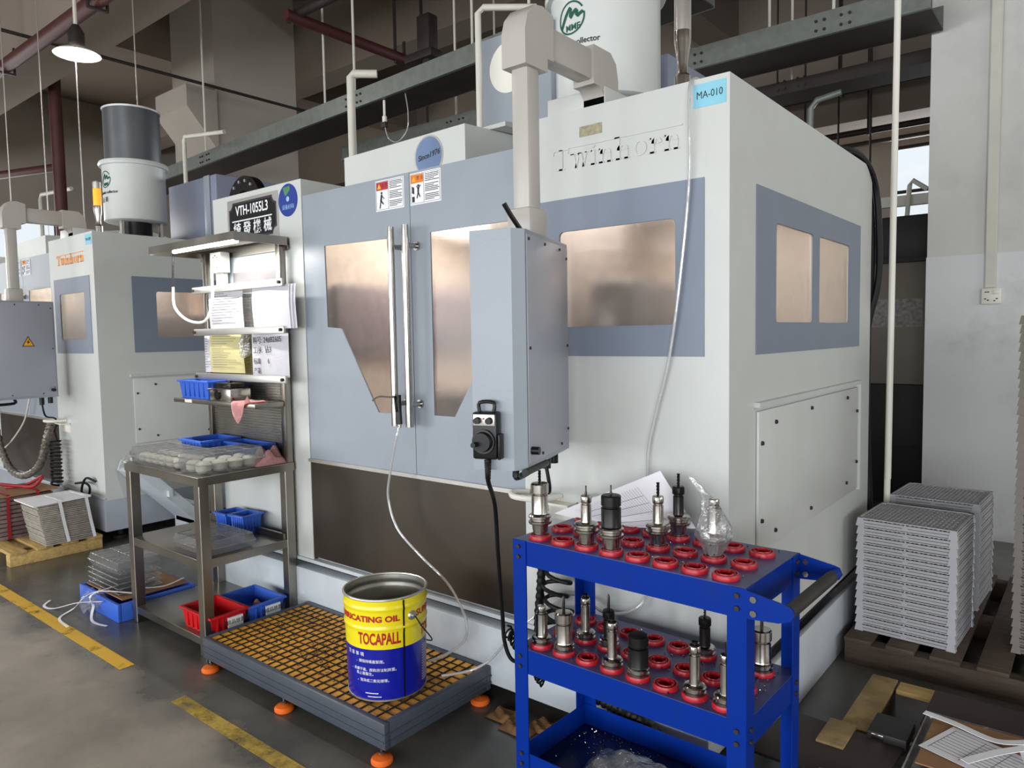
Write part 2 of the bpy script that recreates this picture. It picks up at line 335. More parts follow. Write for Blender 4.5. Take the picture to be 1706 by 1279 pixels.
def rrect(x0, x1, z0, z1, r, n=5):
    p = []
    for cx, cz, a0 in ((x1 - r, z1 - r, 0), (x0 + r, z1 - r, 90), (x0 + r, z0 + r, 180), (x1 - r, z0 + r, 270)):
        for i in range(n + 1):
            a = math.radians(a0 + 90 * i / n); p.append((cx + r * math.cos(a), cz + r * math.sin(a)))
    return p
def text_bm(s, size, ext=0.0008, bold=0.0, align='CENTER', xs=1.0, shear=0.0):
    cu = bpy.data.curves.new('lettering', 'FONT'); cu.body = s; cu.size = size; cu.extrude = ext; cu.offset = bold; cu.align_x = align; cu.align_y = 'CENTER'; cu.shear = shear; cu.resolution_u = 3
    o = bpy.data.objects.new('lettering', cu); C.objects.link(o); bpy.context.view_layer.update()
    me = bpy.data.meshes.new_from_object(o.evaluated_get(bpy.context.evaluated_depsgraph_get()))
    bpy.data.objects.remove(o); bpy.data.curves.remove(cu)
    b = bmesh.new(); b.from_mesh(me); bpy.data.meshes.remove(me)
    for v in b.verts: v.co.x *= xs
    return b
def frame(o, u, v):
    u = Vector(u).normalized(); v = Vector(v).normalized(); n = u.cross(v)
    return Matrix(((u.x, v.x, n.x, o[0]), (u.y, v.y, n.y, o[1]), (u.z, v.z, n.z, o[2]), (0, 0, 0, 1)))
FX = lambda x, y, z: frame((x, y, z), (1, 0, 0), (0, 0, 1))      # a plane facing -Y
def add_text(mb, s, size, T, **k):
    b = text_bm(s, size, **k); me = bpy.data.meshes.new('t'); b.to_mesh(me); b.free(); me.transform(T); mb.b.from_mesh(me); bpy.data.meshes.remove(me); return mb
def add_flat(mb, pts, T, t=0.001):
    v = [T @ Vector((p[0], p[1], 0)) for p in pts]; n = (T.to_3x3() @ Vector((0, 0, 1))) * t
    mb.prism(v, n); return mb
def rect(x0, x1, y0, y1): return [(x0, y0), (x1, y0), (x1, y1), (x0, y1)]
def circ(cx, cy, r, n=28, ry=None): return [(cx + r * math.cos(2 * math.pi * i / n), cy + (ry or r) * math.sin(2 * math.pi * i / n)) for i in range(n)]
ORD = ['first', 'second', 'third', 'fourth', 'fifth', 'sixth', 'seventh', 'eighth', 'ninth', 'tenth', 'eleventh', 'twelfth', 'thirteenth', 'fourteenth', 'fifteenth', 'sixteenth', 'seventeenth', 'eighteenth', 'nineteenth', 'twentieth']
def ordw(i):
    if i < 20: return ORD[i]
    t = {2: 'twenty', 3: 'thirty', 4: 'forty'}[(i + 1) // 10]; u = (i + 1) % 10
    return {2: 'twentieth', 3: 'thirtieth', 4: 'fortieth'}[(i + 1) // 10] if u == 0 else t + '-' + ORD[u - 1]
# ------------------------------------------------------------------ the hall
struct('floor', MB().box(-17, 9.2, -9.2, 13.2, -0.2, 0), M['floor'])
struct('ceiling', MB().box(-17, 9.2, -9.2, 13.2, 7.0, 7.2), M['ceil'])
XZ = lambda y: (lambda a, b: Vector((a, y, b)))
YZ = lambda x: (lambda a, b: Vector((x, a, b)))
struct('wall_front', MB().plate(rect(-17, 9.2, 0, 7.0), [rect(x - 1.7, x + 1.7, .45, 3.95) for x in (-9, -5, -1, 3, 6.8)], XZ(-9.2), (0, 0.2, 0)), M['concrete'])
struct('wall_right', MB().plate(rect(-9.2, 13.2, 0, 7.0), [rect(-3, 4, 1.4, 4.2)], YZ(9.0), (0.2, 0, 0)), M['concrete'])
struct('wall_left', MB().plate(rect(-9.2, 13.2, 0, 7.0), [rect(-3, 4, 1.6, 4.4)], YZ(-17.2), (0.2, 0, 0)), M['concrete'])
BW = [(-2.0, -0.2), (-6.5, -4.3)]
struct('wall_back', MB().plate(rect(-17, 9.2, 0, 7.0), [rect(a, b, 3.2, 4.78) for a, b in BW], XZ(12.0), (0, 0.2, 0)), M['concrete'])
def window(idx, x0, x1, z0, z1, y, ax='X', nx=3, nz=2):
    f = MB(); t = 0.05; P = (lambda a, b, c: (a, b, c)) if ax == 'X' else (lambda a, b, c: (b, a, c))
    def bar(a0, a1, c0, c1):
        p, q = P(a0, y - 0.03, c0), P(a1, y + 0.03, c1); f.box(min(p[0], q[0]), max(p[0], q[0]), min(p[1], q[1]), max(p[1], q[1]), c0, c1)
    for i in range(nx + 1): u = x0 + (x1 - x0 - t) * i / nx; bar(u, u + t, z0, z1)
    for j in range(nz + 1): w = z0 + (z1 - z0 - t) * j / nz; bar(x0, x1, w, w + t)
    o = struct('window_%d' % idx, f, M['darkmetal'])
    g = MB(); p, q = P(x0, y - 0.004, z0), P(x1, y + 0.004, z1); g.box(min(p[0], q[0]), max(p[0], q[0]), min(p[1], q[1]), max(p[1], q[1]), z0, z1)
    obj('glass_pane', g, M['winglass'], o)
gm = bpy.data.materials.new('window_glass'); gm.use_nodes = True
_n = gm.node_tree.nodes; _t = _n.new('ShaderNodeBsdfTransparent'); _g = _n.new('ShaderNodeBsdfGlossy'); _g.inputs['Roughness'].default_value = 0.05
_f = _n.new('ShaderNodeFresnel'); _m = _n.new('ShaderNodeMixShader'); _no = _n.new('ShaderNodeTexNoise'); _r = _n.new('ShaderNodeValToRGB')
_r.color_ramp.elements[0].color = (0.9, 0.93, 0.94, 1); _r.color_ramp.elements[1].color = (1, 1, 1, 1); gm.node_tree.links.new(_no.outputs[0], _r.inputs[0]); gm.node_tree.links.new(_r.outputs[0], _t.inputs[0])
gm.node_tree.links.new(_f.outputs[0], _m.inputs[0]); gm.node_tree.links.new(_t.outputs[0], _m.inputs[1]); gm.node_tree.links.new(_g.outputs[0], _m.inputs[2]); gm.node_tree.links.new(_m.outputs[0], _n['Material Output'].inputs[0])
M['winglass'] = gm
for i, (a, b) in enumerate(BW): window(i + 1, a, b, 3.2, 4.78, 12.02)
for i, x in enumerate((-9, -5, -1, 3, 6.8)): window(3 + i, x - 1.7, x + 1.7, .45, 3.95, -9.12, nz=3)
window(8, -3, 4, 1.4, 4.2, 9.05, ax='Y', nx=5)
window(9, -3, 4, 1.6, 4.4, -17.05, ax='Y', nx=5)  # opening added out of view for the left fill light
# beams and columns
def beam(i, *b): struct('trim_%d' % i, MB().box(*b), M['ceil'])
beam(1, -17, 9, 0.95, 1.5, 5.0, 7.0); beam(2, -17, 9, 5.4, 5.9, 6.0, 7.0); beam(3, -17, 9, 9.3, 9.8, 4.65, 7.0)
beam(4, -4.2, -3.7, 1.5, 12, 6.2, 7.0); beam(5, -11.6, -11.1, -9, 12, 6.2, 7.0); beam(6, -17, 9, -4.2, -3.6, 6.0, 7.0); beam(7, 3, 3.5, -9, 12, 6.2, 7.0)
col_l = struct('column_left', MB().box(-10.22, -9.0, 3.3, 4.66, 0, 7.0), M['concrete'])
c = MB(); c.prism([(-9.85, 3.3, 5.15), (-9.85, 3.3, 4.3), (-9.85, 2.85, 4.85), (-9.85, 2.85, 5.15)], (0.9, 0, 0))
struct('trim_8', c, M['concrete'])
M['pier'] = mat('two_tone_whitewash', rgb(204, 204, 200), 0.7, var=0.03, scale=1.5, dirt=rgb(160, 162, 160), dscale=1.2, damt=0.4)
struct('wall_pier', MB().box(-0.11, 9.0, 4.1, 5.0, 0, 2.15), mat('white_lower_wall_paint', rgb(214, 217, 218), 0.55, var=0.03, scale=1.5, dirt=rgb(164, 166, 162), dscale=1.4, damt=0.6))
struct('wall_pier', MB().box(-0.105, 9.0, 4.105, 5.0, 2.15, 7.0), M['pier'])
struct('trim_9', MB().box(-9, -2.72, -0.895, -0.825, 0.001, 0.003), M['line']); struct('trim_10', MB().box(-2.2, -0.7, -0.895, -0.83, 0.001, 0.003), M['line2'])
# wall conduit and socket on the pier
t = thing('wall_socket', 'white socket outlet plate on the pale wall under a vertical trunking strip', 'socket', (0.325, 4.1, 1.77))
obj('face_plate', MB().box(0.262, 0.388, 4.06, 4.099, 1.774, 1.892, 0.006), M['whiteplastic'], t)
h = MB()
for dx, dz in ((-.035, .03), (-.02, .03), (-.038, -.02), (-.02, -.03), (.02, .02), (.035, -.02), (.02, -.035)): h.box(.325 + dx - .006, .325 + dx + .006, 4.057, 4.062, 1.833 + dz - .004, 1.833 + dz + .004)
obj('pin_slot', h, M['black'], t); obj('rocker_switch', MB().box(.335, .375, 4.052, 4.062, 1.845, 1.88, .003), M['whiteplastic'], t)
t = thing('cable_trunking', 'cream vertical trunking strip running up the pale wall above the socket', 'conduit', (0.315, 4.1, 1.892))
obj('channel', MB().box(0.285, 0.345, 4.07, 4.099, 1.895, 6.99), M['conduit'], t); obj('cover_lip', MB().box(0.279, 0.351, 4.078, 4.099, 1.895, 6.99), M['conduit'], t)
# dark machine standing between the grey machine and the pier
t = thing('cabinet_machine', 'dark machine with drab grey panel in the gap beside the pale wall', 'machine', (-0.7, 5.3, 0))
obj('base', MB().box(-1.6, -0.14, 5.0, 5.9, 0, 1.095), M['darkcab'], t); obj('front_panel', MB().box(-1.6, -0.14, 5.0, 5.9, 1.1, 2.2, .01), M['greycab'], t)
obj('printed_sheet', MB().box(-1.1, -0.28, 4.994, 4.999, 1.62, 1.875), M['sheet'], t); obj('upper_hood', MB().box(-1.6, -0.2, 5.25, 5.9, 2.2, 2.65, .02), M['darkcab'], t)
obj('ledge', MB().box(-1.6, -0.16, 4.97, 5.25, 2.2, 2.235), M['darkcab'], t)
obj('rail', MB().box(-1.6, -0.14, 4.98, 5.0, 0.5, 0.53), M['darkmetal'], t)
# ------------------------------------------------------------------ overhead services
def hanger(t, x, y, z0, z1, r=0.012, m='conduit'): obj('hanger_rod', MB().cyl((x, y, z0), (x, y, z1), r, 8), M[m], t)
def tray(nm, label, p0, p1, w, zt, zb, rods, m='galv'):
    p0, p1 = Vector(p0), Vector(p1); d = (p1 - p0); n = Vector((-d.y, d.x, 0)).normalized()
    t = thing(nm, label, 'cable tray', ((p0.x + p1.x) / 2, (p0.y + p1.y) / 2, zb))
    def seg(a, o0, o1, z0, z1, mm=None):
        b = MB(); q = [p0 + n * o0, p1 + n * o0, p1 + n * o1, p0 + n * o1]
        b.hexa([(v.x, v.y, z0) for v in q], [(v.x, v.y, z1) for v in q]); obj(a, b, M[mm or m], t)
    seg('side_rail', 0, 0.012, zb, zt); seg('side_rail', w - 0.012, w, zb, zt); seg('bottom_sheet', 0.012, w - 0.012, zb, zb + 0.012, 'darkmetal'); seg('rolled_lip', -0.02, 0, zb, zb + 0.02)
    for k, f in enumerate(rods):
        q = p0 + d * f + n * (0.02 if k % 2 == 0 else w - 0.02); hanger(t, q.x, q.y, zt - 0.1, 7.0)
        if k % 2 == 0:
            e = d.normalized()
            for a in (-.12, -.06, .06, .12):
                for z in (.05, .12): v = q - n * 0.02 + e * a; obj('joint_bolt', MB().cyl((v.x, v.y, zb + z), (v.x - n.x * .012, v.y - n.y * .012, zb + z), .011, 8), M['darkmetal'], t)
    return t
tray('cable_tray', 'long galvanised cable tray slanting up across the hall in front of the square column', (-10.6, 2.7, 4), (-1.2, 2.12, 4), 0.45, 4.0, 3.83, (0.28, 0.5, 0.62, 0.75, 0.86))
tray('cable_tray', 'wide galvanised cable tray behind the chrome pole, over the right end of the machine', (-6.5, 3.55, 4), (-.02, 3.55, 4), 0.5, 4.0, 3.82, (0.3, 0.5, 0.72, 0.8, 0.9, .97))
t = tray('cable_tray', 'dark lower cable tray under the galvanised one near the pale wall', (-12, 4.6, 4), (-.13, 4.6, 4), 0.35, 3.9, 3.78, (0.6, 0.75, 0.9), 'darkmetal')
def pipe(label, pts, r, m, hang=(), nm='overhead_pipe', cat='pipe', top=7.0):
    t = thing(nm, label, cat, tuple(sum(p[i] for p in pts) / len(pts) for i in range(3)))
    obj('run', MB().tube(pts, r, 12), M[m], t)
    for x, y, z in hang:
        b = MB().box(x - .02, x + .02, y - r - .02, y - r - .005, z - r, top); b.box(x - .02, x + .02, y + r + .005, y + r + .02, z - r, z + r + .15); b.box(x - .02, x + .02, y - r - .02, y + r + .02, z - r - .02, z - r)
        obj('hanger_bracket', b, M['darkmetal'], t)
    return t
pipe('thick oxblood sprinkler pipe running beside the pale beam above the lamp', [(-13, 0.75, 4.85), (-5.2, 0.75, 4.85)], 0.075, 'redpipe', [(-9.1, .75, 4.85), (-6.55, .75, 4.85)])
pipe('oxblood vertical riser pipe at the far left behind the lamp', [(-10.4, 1.72, 0), (-10.4, 1.72, 5.4)], 0.08, 'redpipe')
pipe('thin dark pipe crossing below the ceiling right of the lamp', [(-8.4, 0.2, 5.0), (-8.4, 4.6, 5.0)], 0.02, 'darkmetal')
pipe('short oxblood branch pipe leaving the riser toward the far left wall', [(-10.4, 1.72, 4.05), (-12.6, 1.0, 4.05), (-15, 1.0, 4.05)], 0.055, 'redpipe')
pipe('dark pipe with short hangers between riser and square column', [(-13.0, 8.0, 4.9), (-9.6, 3.2, 4.75)], 0.03, 'darkmetal', [(-12.0, 6.6, 4.87), (-11.2, 5.45, 4.83), (-10.4, 4.3, 4.79)])
pipe('dark red pipe sloping right behind the white hanging rods', [(-5.78, 2.3, 5.0), (-5.78, 5.3, 5.0)], 0.06, 'redpipe', [(-5.78, 3.9, 5.0), (-5.78, 4.35, 5.0)])
pipe('dark crossing pipe above the white hanging rods', [(-5.95, 2.45, 5.05), (-3.5, 2.45, 5.05)], 0.05, 'darkmetal')
pipe('fat drab duct behind the slanting cable tray beside the square column', [(-9.0, 6.2, 4.55), (-6.0, 6.2, 4.5)], 0.13, 'ceil', [(-7.5, 6.2, 4.52)])
pipe('upper dark pipe on thin hangers over the machine at right', [(-6, 8.8, 4.95), (3, 8.8, 4.95)], 0.045, 'darkmetal', [(-2.0, 8.8, 4.95), (-1.3, 8.8, 4.95)])
pipe('lower dark pipe on thin hangers in front of the back window wall', [(-6, 9.2, 4.45), (3, 9.2, 4.45)], 0.045, 'darkmetal', [(-1.72, 9.2, 4.45)])
pipe('lowest dark pipe just above the small back window', [(-6, 11.7, 4.86), (3, 11.7, 4.86)], 0.04, 'darkmetal')
for i, (x, y, lb) in enumerate([(-2.45, 7.5, 'leftmost'), (-2.0, 7.2, 'second from left'), (-1.55, 7.0, 'third from left'), (-1.15, 6.8, 'fourth from left')]):
    tag(base_origin(obj('drop_rod', MB().cyl((x, y, 2.6), (x, y, 6.99), 0.012, 8), M['darkmetal'])), 'thin dark drop rod over the machine, %s of four by the white pole' % lb, 'rod', 'thin drop rods over the machine')
pipe('bent white conduit rising behind the machine roof with hooked top', [(-3.16, 1.0, 2.47), (-3.16, 1.0, 3.42), (-3.14, 1.01, 3.44), (-3.02, 1.12, 3.44)], 0.028, 'conduit', nm='conduit_pipe')
pipe('slim white conduit hooking over beside the blue cabinet and beige arm', [(-1.47, .43, 2.37), (-1.47, .43, 3.19), (-1.45, .45, 3.22), (-1.25, .62, 3.22)], 0.016, 'conduit', nm='conduit_pipe')
pipe('galvanised bent conduit in front of the back window wall left of the leaning pole', [(-0.95, 3.9, 0), (-0.95, 3.9, 2.6), (-0.93, 3.9, 3.40), (-0.88, 3.9, 3.46), (-0.70, 3.92, 3.49)], 0.026, 'galv', nm='conduit_pipe')
pipe('bent white conduit dropping behind the far machine left of its drum', [(-12.57, 2.2, 0), (-12.57, 2.2, 3.95), (-12.5, 2.2, 4.02), (-11.3, 2.2, 3.95)], 0.03, 'conduit', nm='conduit_pipe')
pipe('slim white conduit hooking over behind the lavender cabinet of the far machine', [(-7.727, 2.15, 0), (-7.727, 2.15, 4.02), (-7.7, 2.15, 4.06), (-6.9, 2.2, 3.98)], 0.024, 'conduit', nm='conduit_pipe')
for i, (x, y, z0, lb) in enumerate([(-7.9, .35, 2.4, 'leftmost'), (-7.35, .5, 2.4, 'second from left'), (-6.6, .55, 2.4, 'third from left'), (-6.05, .85, 2.47, 'rightmost')]):
    tag(base_origin(obj('drop_conduit', MB().cyl((x, y, z0), (x, y, 6.99), 0.006, 8), M['silver'])), 'thin pale drop conduit hanging by the lamp, %s of the four' % lb, 'conduit', 'pale drop conduits by the lamp')
# the speaker-like dark flood lamp under the ceiling
t = thing('flood_lamp', 'dark unlit flood lamp on a short post above the slanting cable tray', 'lamp', (-5.2, 3.8, 4.6))
obj('post', MB().cyl((-5.2, 3.8, 4.35), (-5.2, 3.8, 4.85), .06, 10), M['darkmetal'], t); obj('bracket', MB().box(-5.5, -5.05, 3.7, 3.9, 4.8, 4.9, .02), M['darkmetal'], t); obj('head', MB().box(-5.3, -5.1, 3.72, 3.88, 4.9, 5.3, .02), M['darkmetal'], t)
# pendant high-bay lamp
def lamp(x, y, z, label, e, r=0.2):
    t = thing('pendant_lamp', label, 'lamp', (x, y, z))
    obj('pole', MB().cyl((x, y, z + .26), (x, y, 7.0), .016, 10), M['conduit'], t)
    obj('driver_cap', MB().lathe([(.05, .05), (.07, .06), (.07, .2), (.03, .27)], (x, y, z)), M['darkmetal'], t)
    obj('shade', MB().lathe([(r, 0), (r * .85, .022), (.09, .055), (.085, .053), (r * .83, .018), (r - .006, 0)], (x, y, z), 40, caps=False), M['whiteplastic'], t)
    g = obj('lamp_glow', MB().lathe([(.18, .006), (.15, .014), (.1, .028), (.04, .04)], (x, y, z), 28), M['lamp'], t)
    l = bpy.data.lights.new('bulb_light', 'POINT'); l.energy = e; l.shadow_soft_size = .1; l.color = (1, .96, .88)
    lo = bpy.data.objects.new('bulb_light', l); C.objects.link(lo); lo.location = (0, 0, .0); lo.parent = t
lamp(-6.56, 0.55, 4.29, 'lit white pendant lamp hanging at the upper left beside the oxblood pipe', 55)
for x, y, w, e in ((-4.3, -2.0, 'left of the viewer', 42), (-7.4, -3.4, 'far down the left', 75)): lamp(x, y, 4.6, 'lit pendant lamp over the aisle, out of view, %s' % w, e)  # unseen lamps added to brighten the aisle floor and far machine

t = thing('air_filter', 'small white air filter with looped thin tube under the slanting cable tray', 'air filter', (-4.35, 2.36, 3.66))
obj('bowl', MB().lathe([(.012, -.06), (.022, -.05), (.022, 0), (.012, .01), (.012, .16)], (-4.35, 2.36, 3.68), 14), M['whiteplastic'], t); obj('valve', MB().box(-4.38, -4.32, 2.34, 2.38, 3.58, 3.63, .005), M['darkmetal'], t)
obj('looped_tube', MB().tube([(-4.35, 2.36, 3.59), (-4.30, 2.36, 3.47), (-4.18, 2.36, 3.42), (-4.05, 2.36, 3.5), (-4.03, 2.36, 3.66), (-4.06, 2.36, 3.83)], .006, 6, 6), M['tube'], t)
t = thing('support_rail', 'pale rail with bent conduit in front of the small back window', 'rail', (-.9, 6.5, 2.65))
obj('beam', MB().box(-1.5, -.3, 6.45, 6.52, 2.92, 3.03), M['conduit'], t); obj('bent_conduit', MB().tube([(-.70, 6.42, 2.65), (-.67, 6.42, 3.12), (-.64, 6.42, 3.17), (-.5, 6.42, 3.06)], .025, 8), M['conduit'], t)
obj('rail_post', MB().box(-1.45, -1.4, 6.46, 6.51, 0, 2.92), M['darkmetal'], t)
# ------------------------------------------------------------------ machining centres
def letters(mb, s, h, T, depth):
    # slab-serif capitals and lower case drawn as strokes
    x = 0.0; st = 0.17; sf = 0.07; xh = 0.66; sx = 1.2
    kk = [0]
    def dj(): kk[0] += 1; return depth * (1 - .004 * (kk[0] % 23))
    def r(a, b, c, d): add_flat(mb, [((x + a) * h * sx, c * h), ((x + b) * h * sx, c * h), ((x + b) * h * sx, d * h), ((x + a) * h * sx, d * h)], T, dj())
    def q(p): add_flat(mb, [((x + a) * h * sx, b * h) for a, b in p], T, dj())
    def arch(cx, w, top, n=8):
        o = [(cx + w / 2 * math.cos(math.pi * i / n), top - .24 + .24 * math.sin(math.pi * i / n)) for i in range(n + 1)]
        i_ = [(cx + (w / 2 - st) * math.cos(math.pi * i / n), top - .28 + .2 * math.sin(math.pi * i / n)) for i in range(n + 1)]
        for k in range(n): q([o[k], o[k + 1], i_[k + 1], i_[k]])
    for ch in s:
        if ch == 'T':
            r(0, .74, .9, 1.0); r(.29, .29 + st, 0, .95); r(.16, .58, 0, sf); q([(0, .9), (.06, .9), (.02, .72), (0, .72)]); q([(.74, .9), (.68, .9), (.72, .72), (.74, .72)]); x += .80
        elif ch == 'w':
            for a in (0.04, .38): q([(a, xh), (a + st, xh), (a + .30, 0), (a + .18, 0)]); q([(a + .20, 0), (a + .28, 0), (a + .42, xh), (a + .34, xh)])
            r(-.02, .26, xh - .05, xh); r(.36, .58, xh - .05, xh); r(.68, .86, xh - .05, xh); x += .92
        elif ch == 'i': r(.06, .06 + st, 0, xh); r(0, .28, 0, sf); r(0, .12, xh - sf, xh); q([((.14 + .1 * math.cos(a)), .84 + .08 * math.sin(a)) for a in [i * math.pi / 5 for i in range(10)]]); x += .36
        elif ch == 'n':
            r(.06, .06 + st, 0, xh); r(0, .28, 0, sf); r(0, .12, xh - sf, xh); arch(.34, .48, xh); r(.42, .58, 0, xh - .26); r(.36, .64, 0, sf); x += .74
        elif ch == 'h':
            r(.06, .06 + st, 0, 1.0); r(0, .28, 0, sf); r(0, .12, 1 - sf, 1); arch(.34, .48, xh); r(.42, .58, 0, xh - .26); r(.36, .64, 0, sf); x += .74
        elif ch == 'o':
            n = 20
            for k in range(n):
                a, b = 2 * math.pi * k / n, 2 * math.pi * (k + 1) / n
                q([(.3 + .3 * math.cos(a), xh / 2 + xh / 2 * math.sin(a)), (.3 + .3 * math.cos(b), xh / 2 + xh / 2 * math.sin(b)), (.3 + .14 * math.cos(b), xh / 2 + .27 * math.sin(b)), (.3 + .14 * math.cos(a), xh / 2 + .27 * math.sin(a))])
            x += .68
        elif ch == 'r': r(.06, .06 + st, 0, xh); r(0, .28, 0, sf); r(0, .12, xh - sf, xh); arch(.32, .42, xh, 6); x += .58
    r(-x + .0, -x + .0 + .01, .95, 1.0); add_flat(mb, [(.74 * h * sx, .94 * h), (x * h * sx, .94 * h), (x * h * sx, 1.0 * h), (.74 * h * sx, 1.0 * h)], T, depth)
    return x * h
def drum(name, label, ox, filt):
    cx, cy, zb = ox - 0.94, 0.76, 2.69
    t = thing(name, label, 'mist collector', (cx, cy, 2.47))
    body = obj('drum', MB().lathe([(.245, 0), (.262, .01), (.262, .49), (.285, .492), (.292, .51), (.285, .53), (.25, .535)], (cx, cy, zb), 48), M['cyl'], t)
    obj('motor', MB().lathe([(.13, -.235), (.13, 0)], (cx, cy, zb)), M['black'], t)
    for a in (-60, 60, 180): x, y = cx + .2 * math.cos(math.radians(a)), cy + .2 * math.sin(math.radians(a)); obj('mounting_leg', MB().box(x - .02, x + .02, y - .012, y + .012, 2.455, 2.78), M['silver'], t)
    if filt:
        obj('filter_cartridge', MB().lathe([(.235, .535), (.235, 1.0)], (cx, cy, zb), 48), M['filter'], t)
        obj('filter_cap', MB().lathe([(.24, .995), (.243, 1.01), (.2, 1.02)], (cx, cy, zb), 48), M['cyl'], t)
    # printed mark wrapped round the drum
    R = .2632
    def wrap(b, az, z):
        for v in b.verts:
            a = az + v.co.x / R; v.co = Vector((cx + (R + v.co.z) * math.cos(a), cy + (R + v.co.z) * math.sin(a), zb + z + v.co.y))
    az = math.radians(-95 if not filt else -86); mk = MB()
    n = 36
    for k in range(n):
        a, b = 2 * math.pi * k / n, 2 * math.pi * (k + 1) / n
        if 0.15 < a < 0.5: continue
        mk.poly([(.075 * math.cos(a), .075 * math.sin(a), .001), (.075 * math.cos(b), .075 * math.sin(b), .001), (.067 * math.cos(b), .067 * math.sin(b), .001), (.067 * math.cos(a), .067 * math.sin(a), .001)])
    sw = spline([Vector(p) for p in ((-.06, -.04, 0), (-.03, .015, 0), (.0, .045, 0), (-.005, .0, 0), (.015, .02, 0), (.035, .03, 0), (.03, .0, 0), (.05, .008, 0), (.066, .016, 0))], 5)
    for p, q2 in zip(sw, sw[1:]): d = Vector((.006, -.006, 0)); mk.poly([p + d, q2 + d, q2 - d, p - d]); 
    for v in mk.b.verts: v.co.z = .001
    add_text(mk, 'MME', .04, Matrix.Translation((0.01, -.045, .0005)), bold=.0006)
    wrap(mk.b, az, .36); obj('printed_emblem', mk, M['green'], body)
    tx = MB(); add_text(tx, 'oil mist collector', .036, Matrix.Translation((0.02, 0, .0005)), bold=.0004); wrap(tx.b, az, .245); obj('printed_lettering', tx, M['ink'], body)
    tx = MB(); add_text(tx, '天 美', .05, Matrix.Translation((-.02, 0, .0005)), bold=.0004); wrap(tx.b, az, .18); obj('printed_lettering', tx, M['ink'], body)
    return t
def machine(ox, far):
    L = (lambda a: a)
    t = thing('machining_center', 'far white and blue machining centre left of the steel rack, with orange lettering' if far else 'large white machining centre with blue double doors in the middle', 'machine', (ox, 0, 0))
    W_ = WM[t.name]
    def O(name, mb, m, par=None, **k): mb.b.transform(W_); return obj(name, mb, m, par or t, **k)
    zt = 2.4537; zb = .385
    cab = MB()
    fr = XZ(0); D = (0, .006, 0)
    cab.plate(rect(-3.27, -2.37, zb, zt), [], fr, D)
    cab.plate(rect(-.88, 0, zb, zt), [rrect(-.69, -.195, 1.63, 2.0, .02)], fr, D)
    holes = [rrect(.44, .892, 1.635, 2.009, .015), rrect(.982, 1.459, 1.635, 2.009, .015)] if not far else [rrect(.465, 1.18, 1.635, 2.009, .02)]
    cab.plate(rect(.0061, 1.9, zb - .02, zt), holes, YZ(-.006), (.006, 0, 0))
    cab.box(-3.27, -2.37, .0062, 1.9, zt - .03, zt - .0005); cab.box(-.88, -.0062, .0062, 1.9, zt - .03, zt - .0005); cab.box(-2.37, -.88, .02, 1.9, 2.33, 2.362)
    cab.box(-1.29, -.88, .45, 1.9, 2.362, zt)
    cab.box(-3.27, -3.24, .0062, 1.9, zb, zt - .03); cab.box(-3.24, -.03, 1.87, 1.9, zb, zt - .03); cab.box(-2.40, -2.37, .0062, .6, .95, zt - .03); cab.box(-.88, -.86, .0062, .1, zb, zt - .03)
    cab.box(-2.37, -.88, .03, .06, zb, .953)
    O('cabinet', cab, M['white'])
    # lit enclosure behind the glass
    inn = MB(); inn.plate(rect(-2.36, -.035, .98, 2.31), [], XZ(1.56), (0, .02, 0)); inn.box(-2.36, -.035, .05, 1.56, .965, .985); inn.box(-2.36, -.035, .05, 1.56, 2.3, 2.32); inn.box(-2.36, -2.345, .05, 1.56, .985, 2.3)
    e = O('enclosure_lining', inn, M['inner'])
    O('spindle_head', MB().box(-1.52, -1.05, .45, 1.3, 1.55, 2.29, .05), mat('spindle_grey_paint', rgb(150, 142, 138), .4), e); O('way_cover', MB().box(-2.34, -2.28, .15, 1.5, 1.50, 1.90, .015), mat('mauve_way_cover', rgb(142, 128, 134), .35), e); O('worktable', MB().box(-1.9, -.5, .35, 1.1, 1.12, 1.3, .02), M['toolsteel'], e)  # mauve panel added to give the darker band in the door glass
    O('splash_guard', MB().box(-.84, -.62, .45, 1.3, 1.45, 1.84, .02), M['darkglass'], e)
    O('work_lamp', MB().box(-2.2, -.3, .35, .42, 2.24, 2.28, .005), M['tubelamp'], e)
    a = area_light('enclosure_work_light', (-1.2, .75, 2.27), (0, 0, 0), 2.0, .8, 34, (1, .95, .9)); a.parent = t
    # slate panels with windows
    bd = MB().plate([(-.80, 1.517), (-.088, 1.517), (-.088, 2.125), (-.80, 2.125)], [rrect(-.69, -.195, 1.63, 2.0, .02)], XZ(-.004), (0, .0035, 0)); w = O('window_panel', bd, M['band'])
    O('window_pane', MB().box(-.70, -.185, .007, .011, 1.62, 2.01), M['pane'], w)
    y0, y1 = (.238, 1.665) if not far else (.275, 1.9)
    bd = MB().plate(rect(y0, y1, 1.517, 2.125), holes, YZ(.0005), (.0035, 0, 0)); w = O('window_panel', bd, M['band'])
    if far: O('window_pane', MB().box(-.012, -.008, .45, 1.2, 1.62, 2.02), M['pane'], w)
    else:
        for h0, h1 in ((.43, .90), (.972, 1.469)): O('window_pane', MB().box(-.012, -.008, h0, h1, 1.62, 2.02), M['pane'], w)
    # double doors
    hl = [(-2.19, 2.083), (-1.655, 2.073), (-1.66, 1.235), (-1.798, 1.233), (-2.068, 1.652), (-2.183, 1.661)]
    hr = [(-1.41, 2.075), (-.895, 2.075), (-.89, 1.661), (-1.006, 1.652), (-1.28, 1.24), (-1.41, 1.24)]
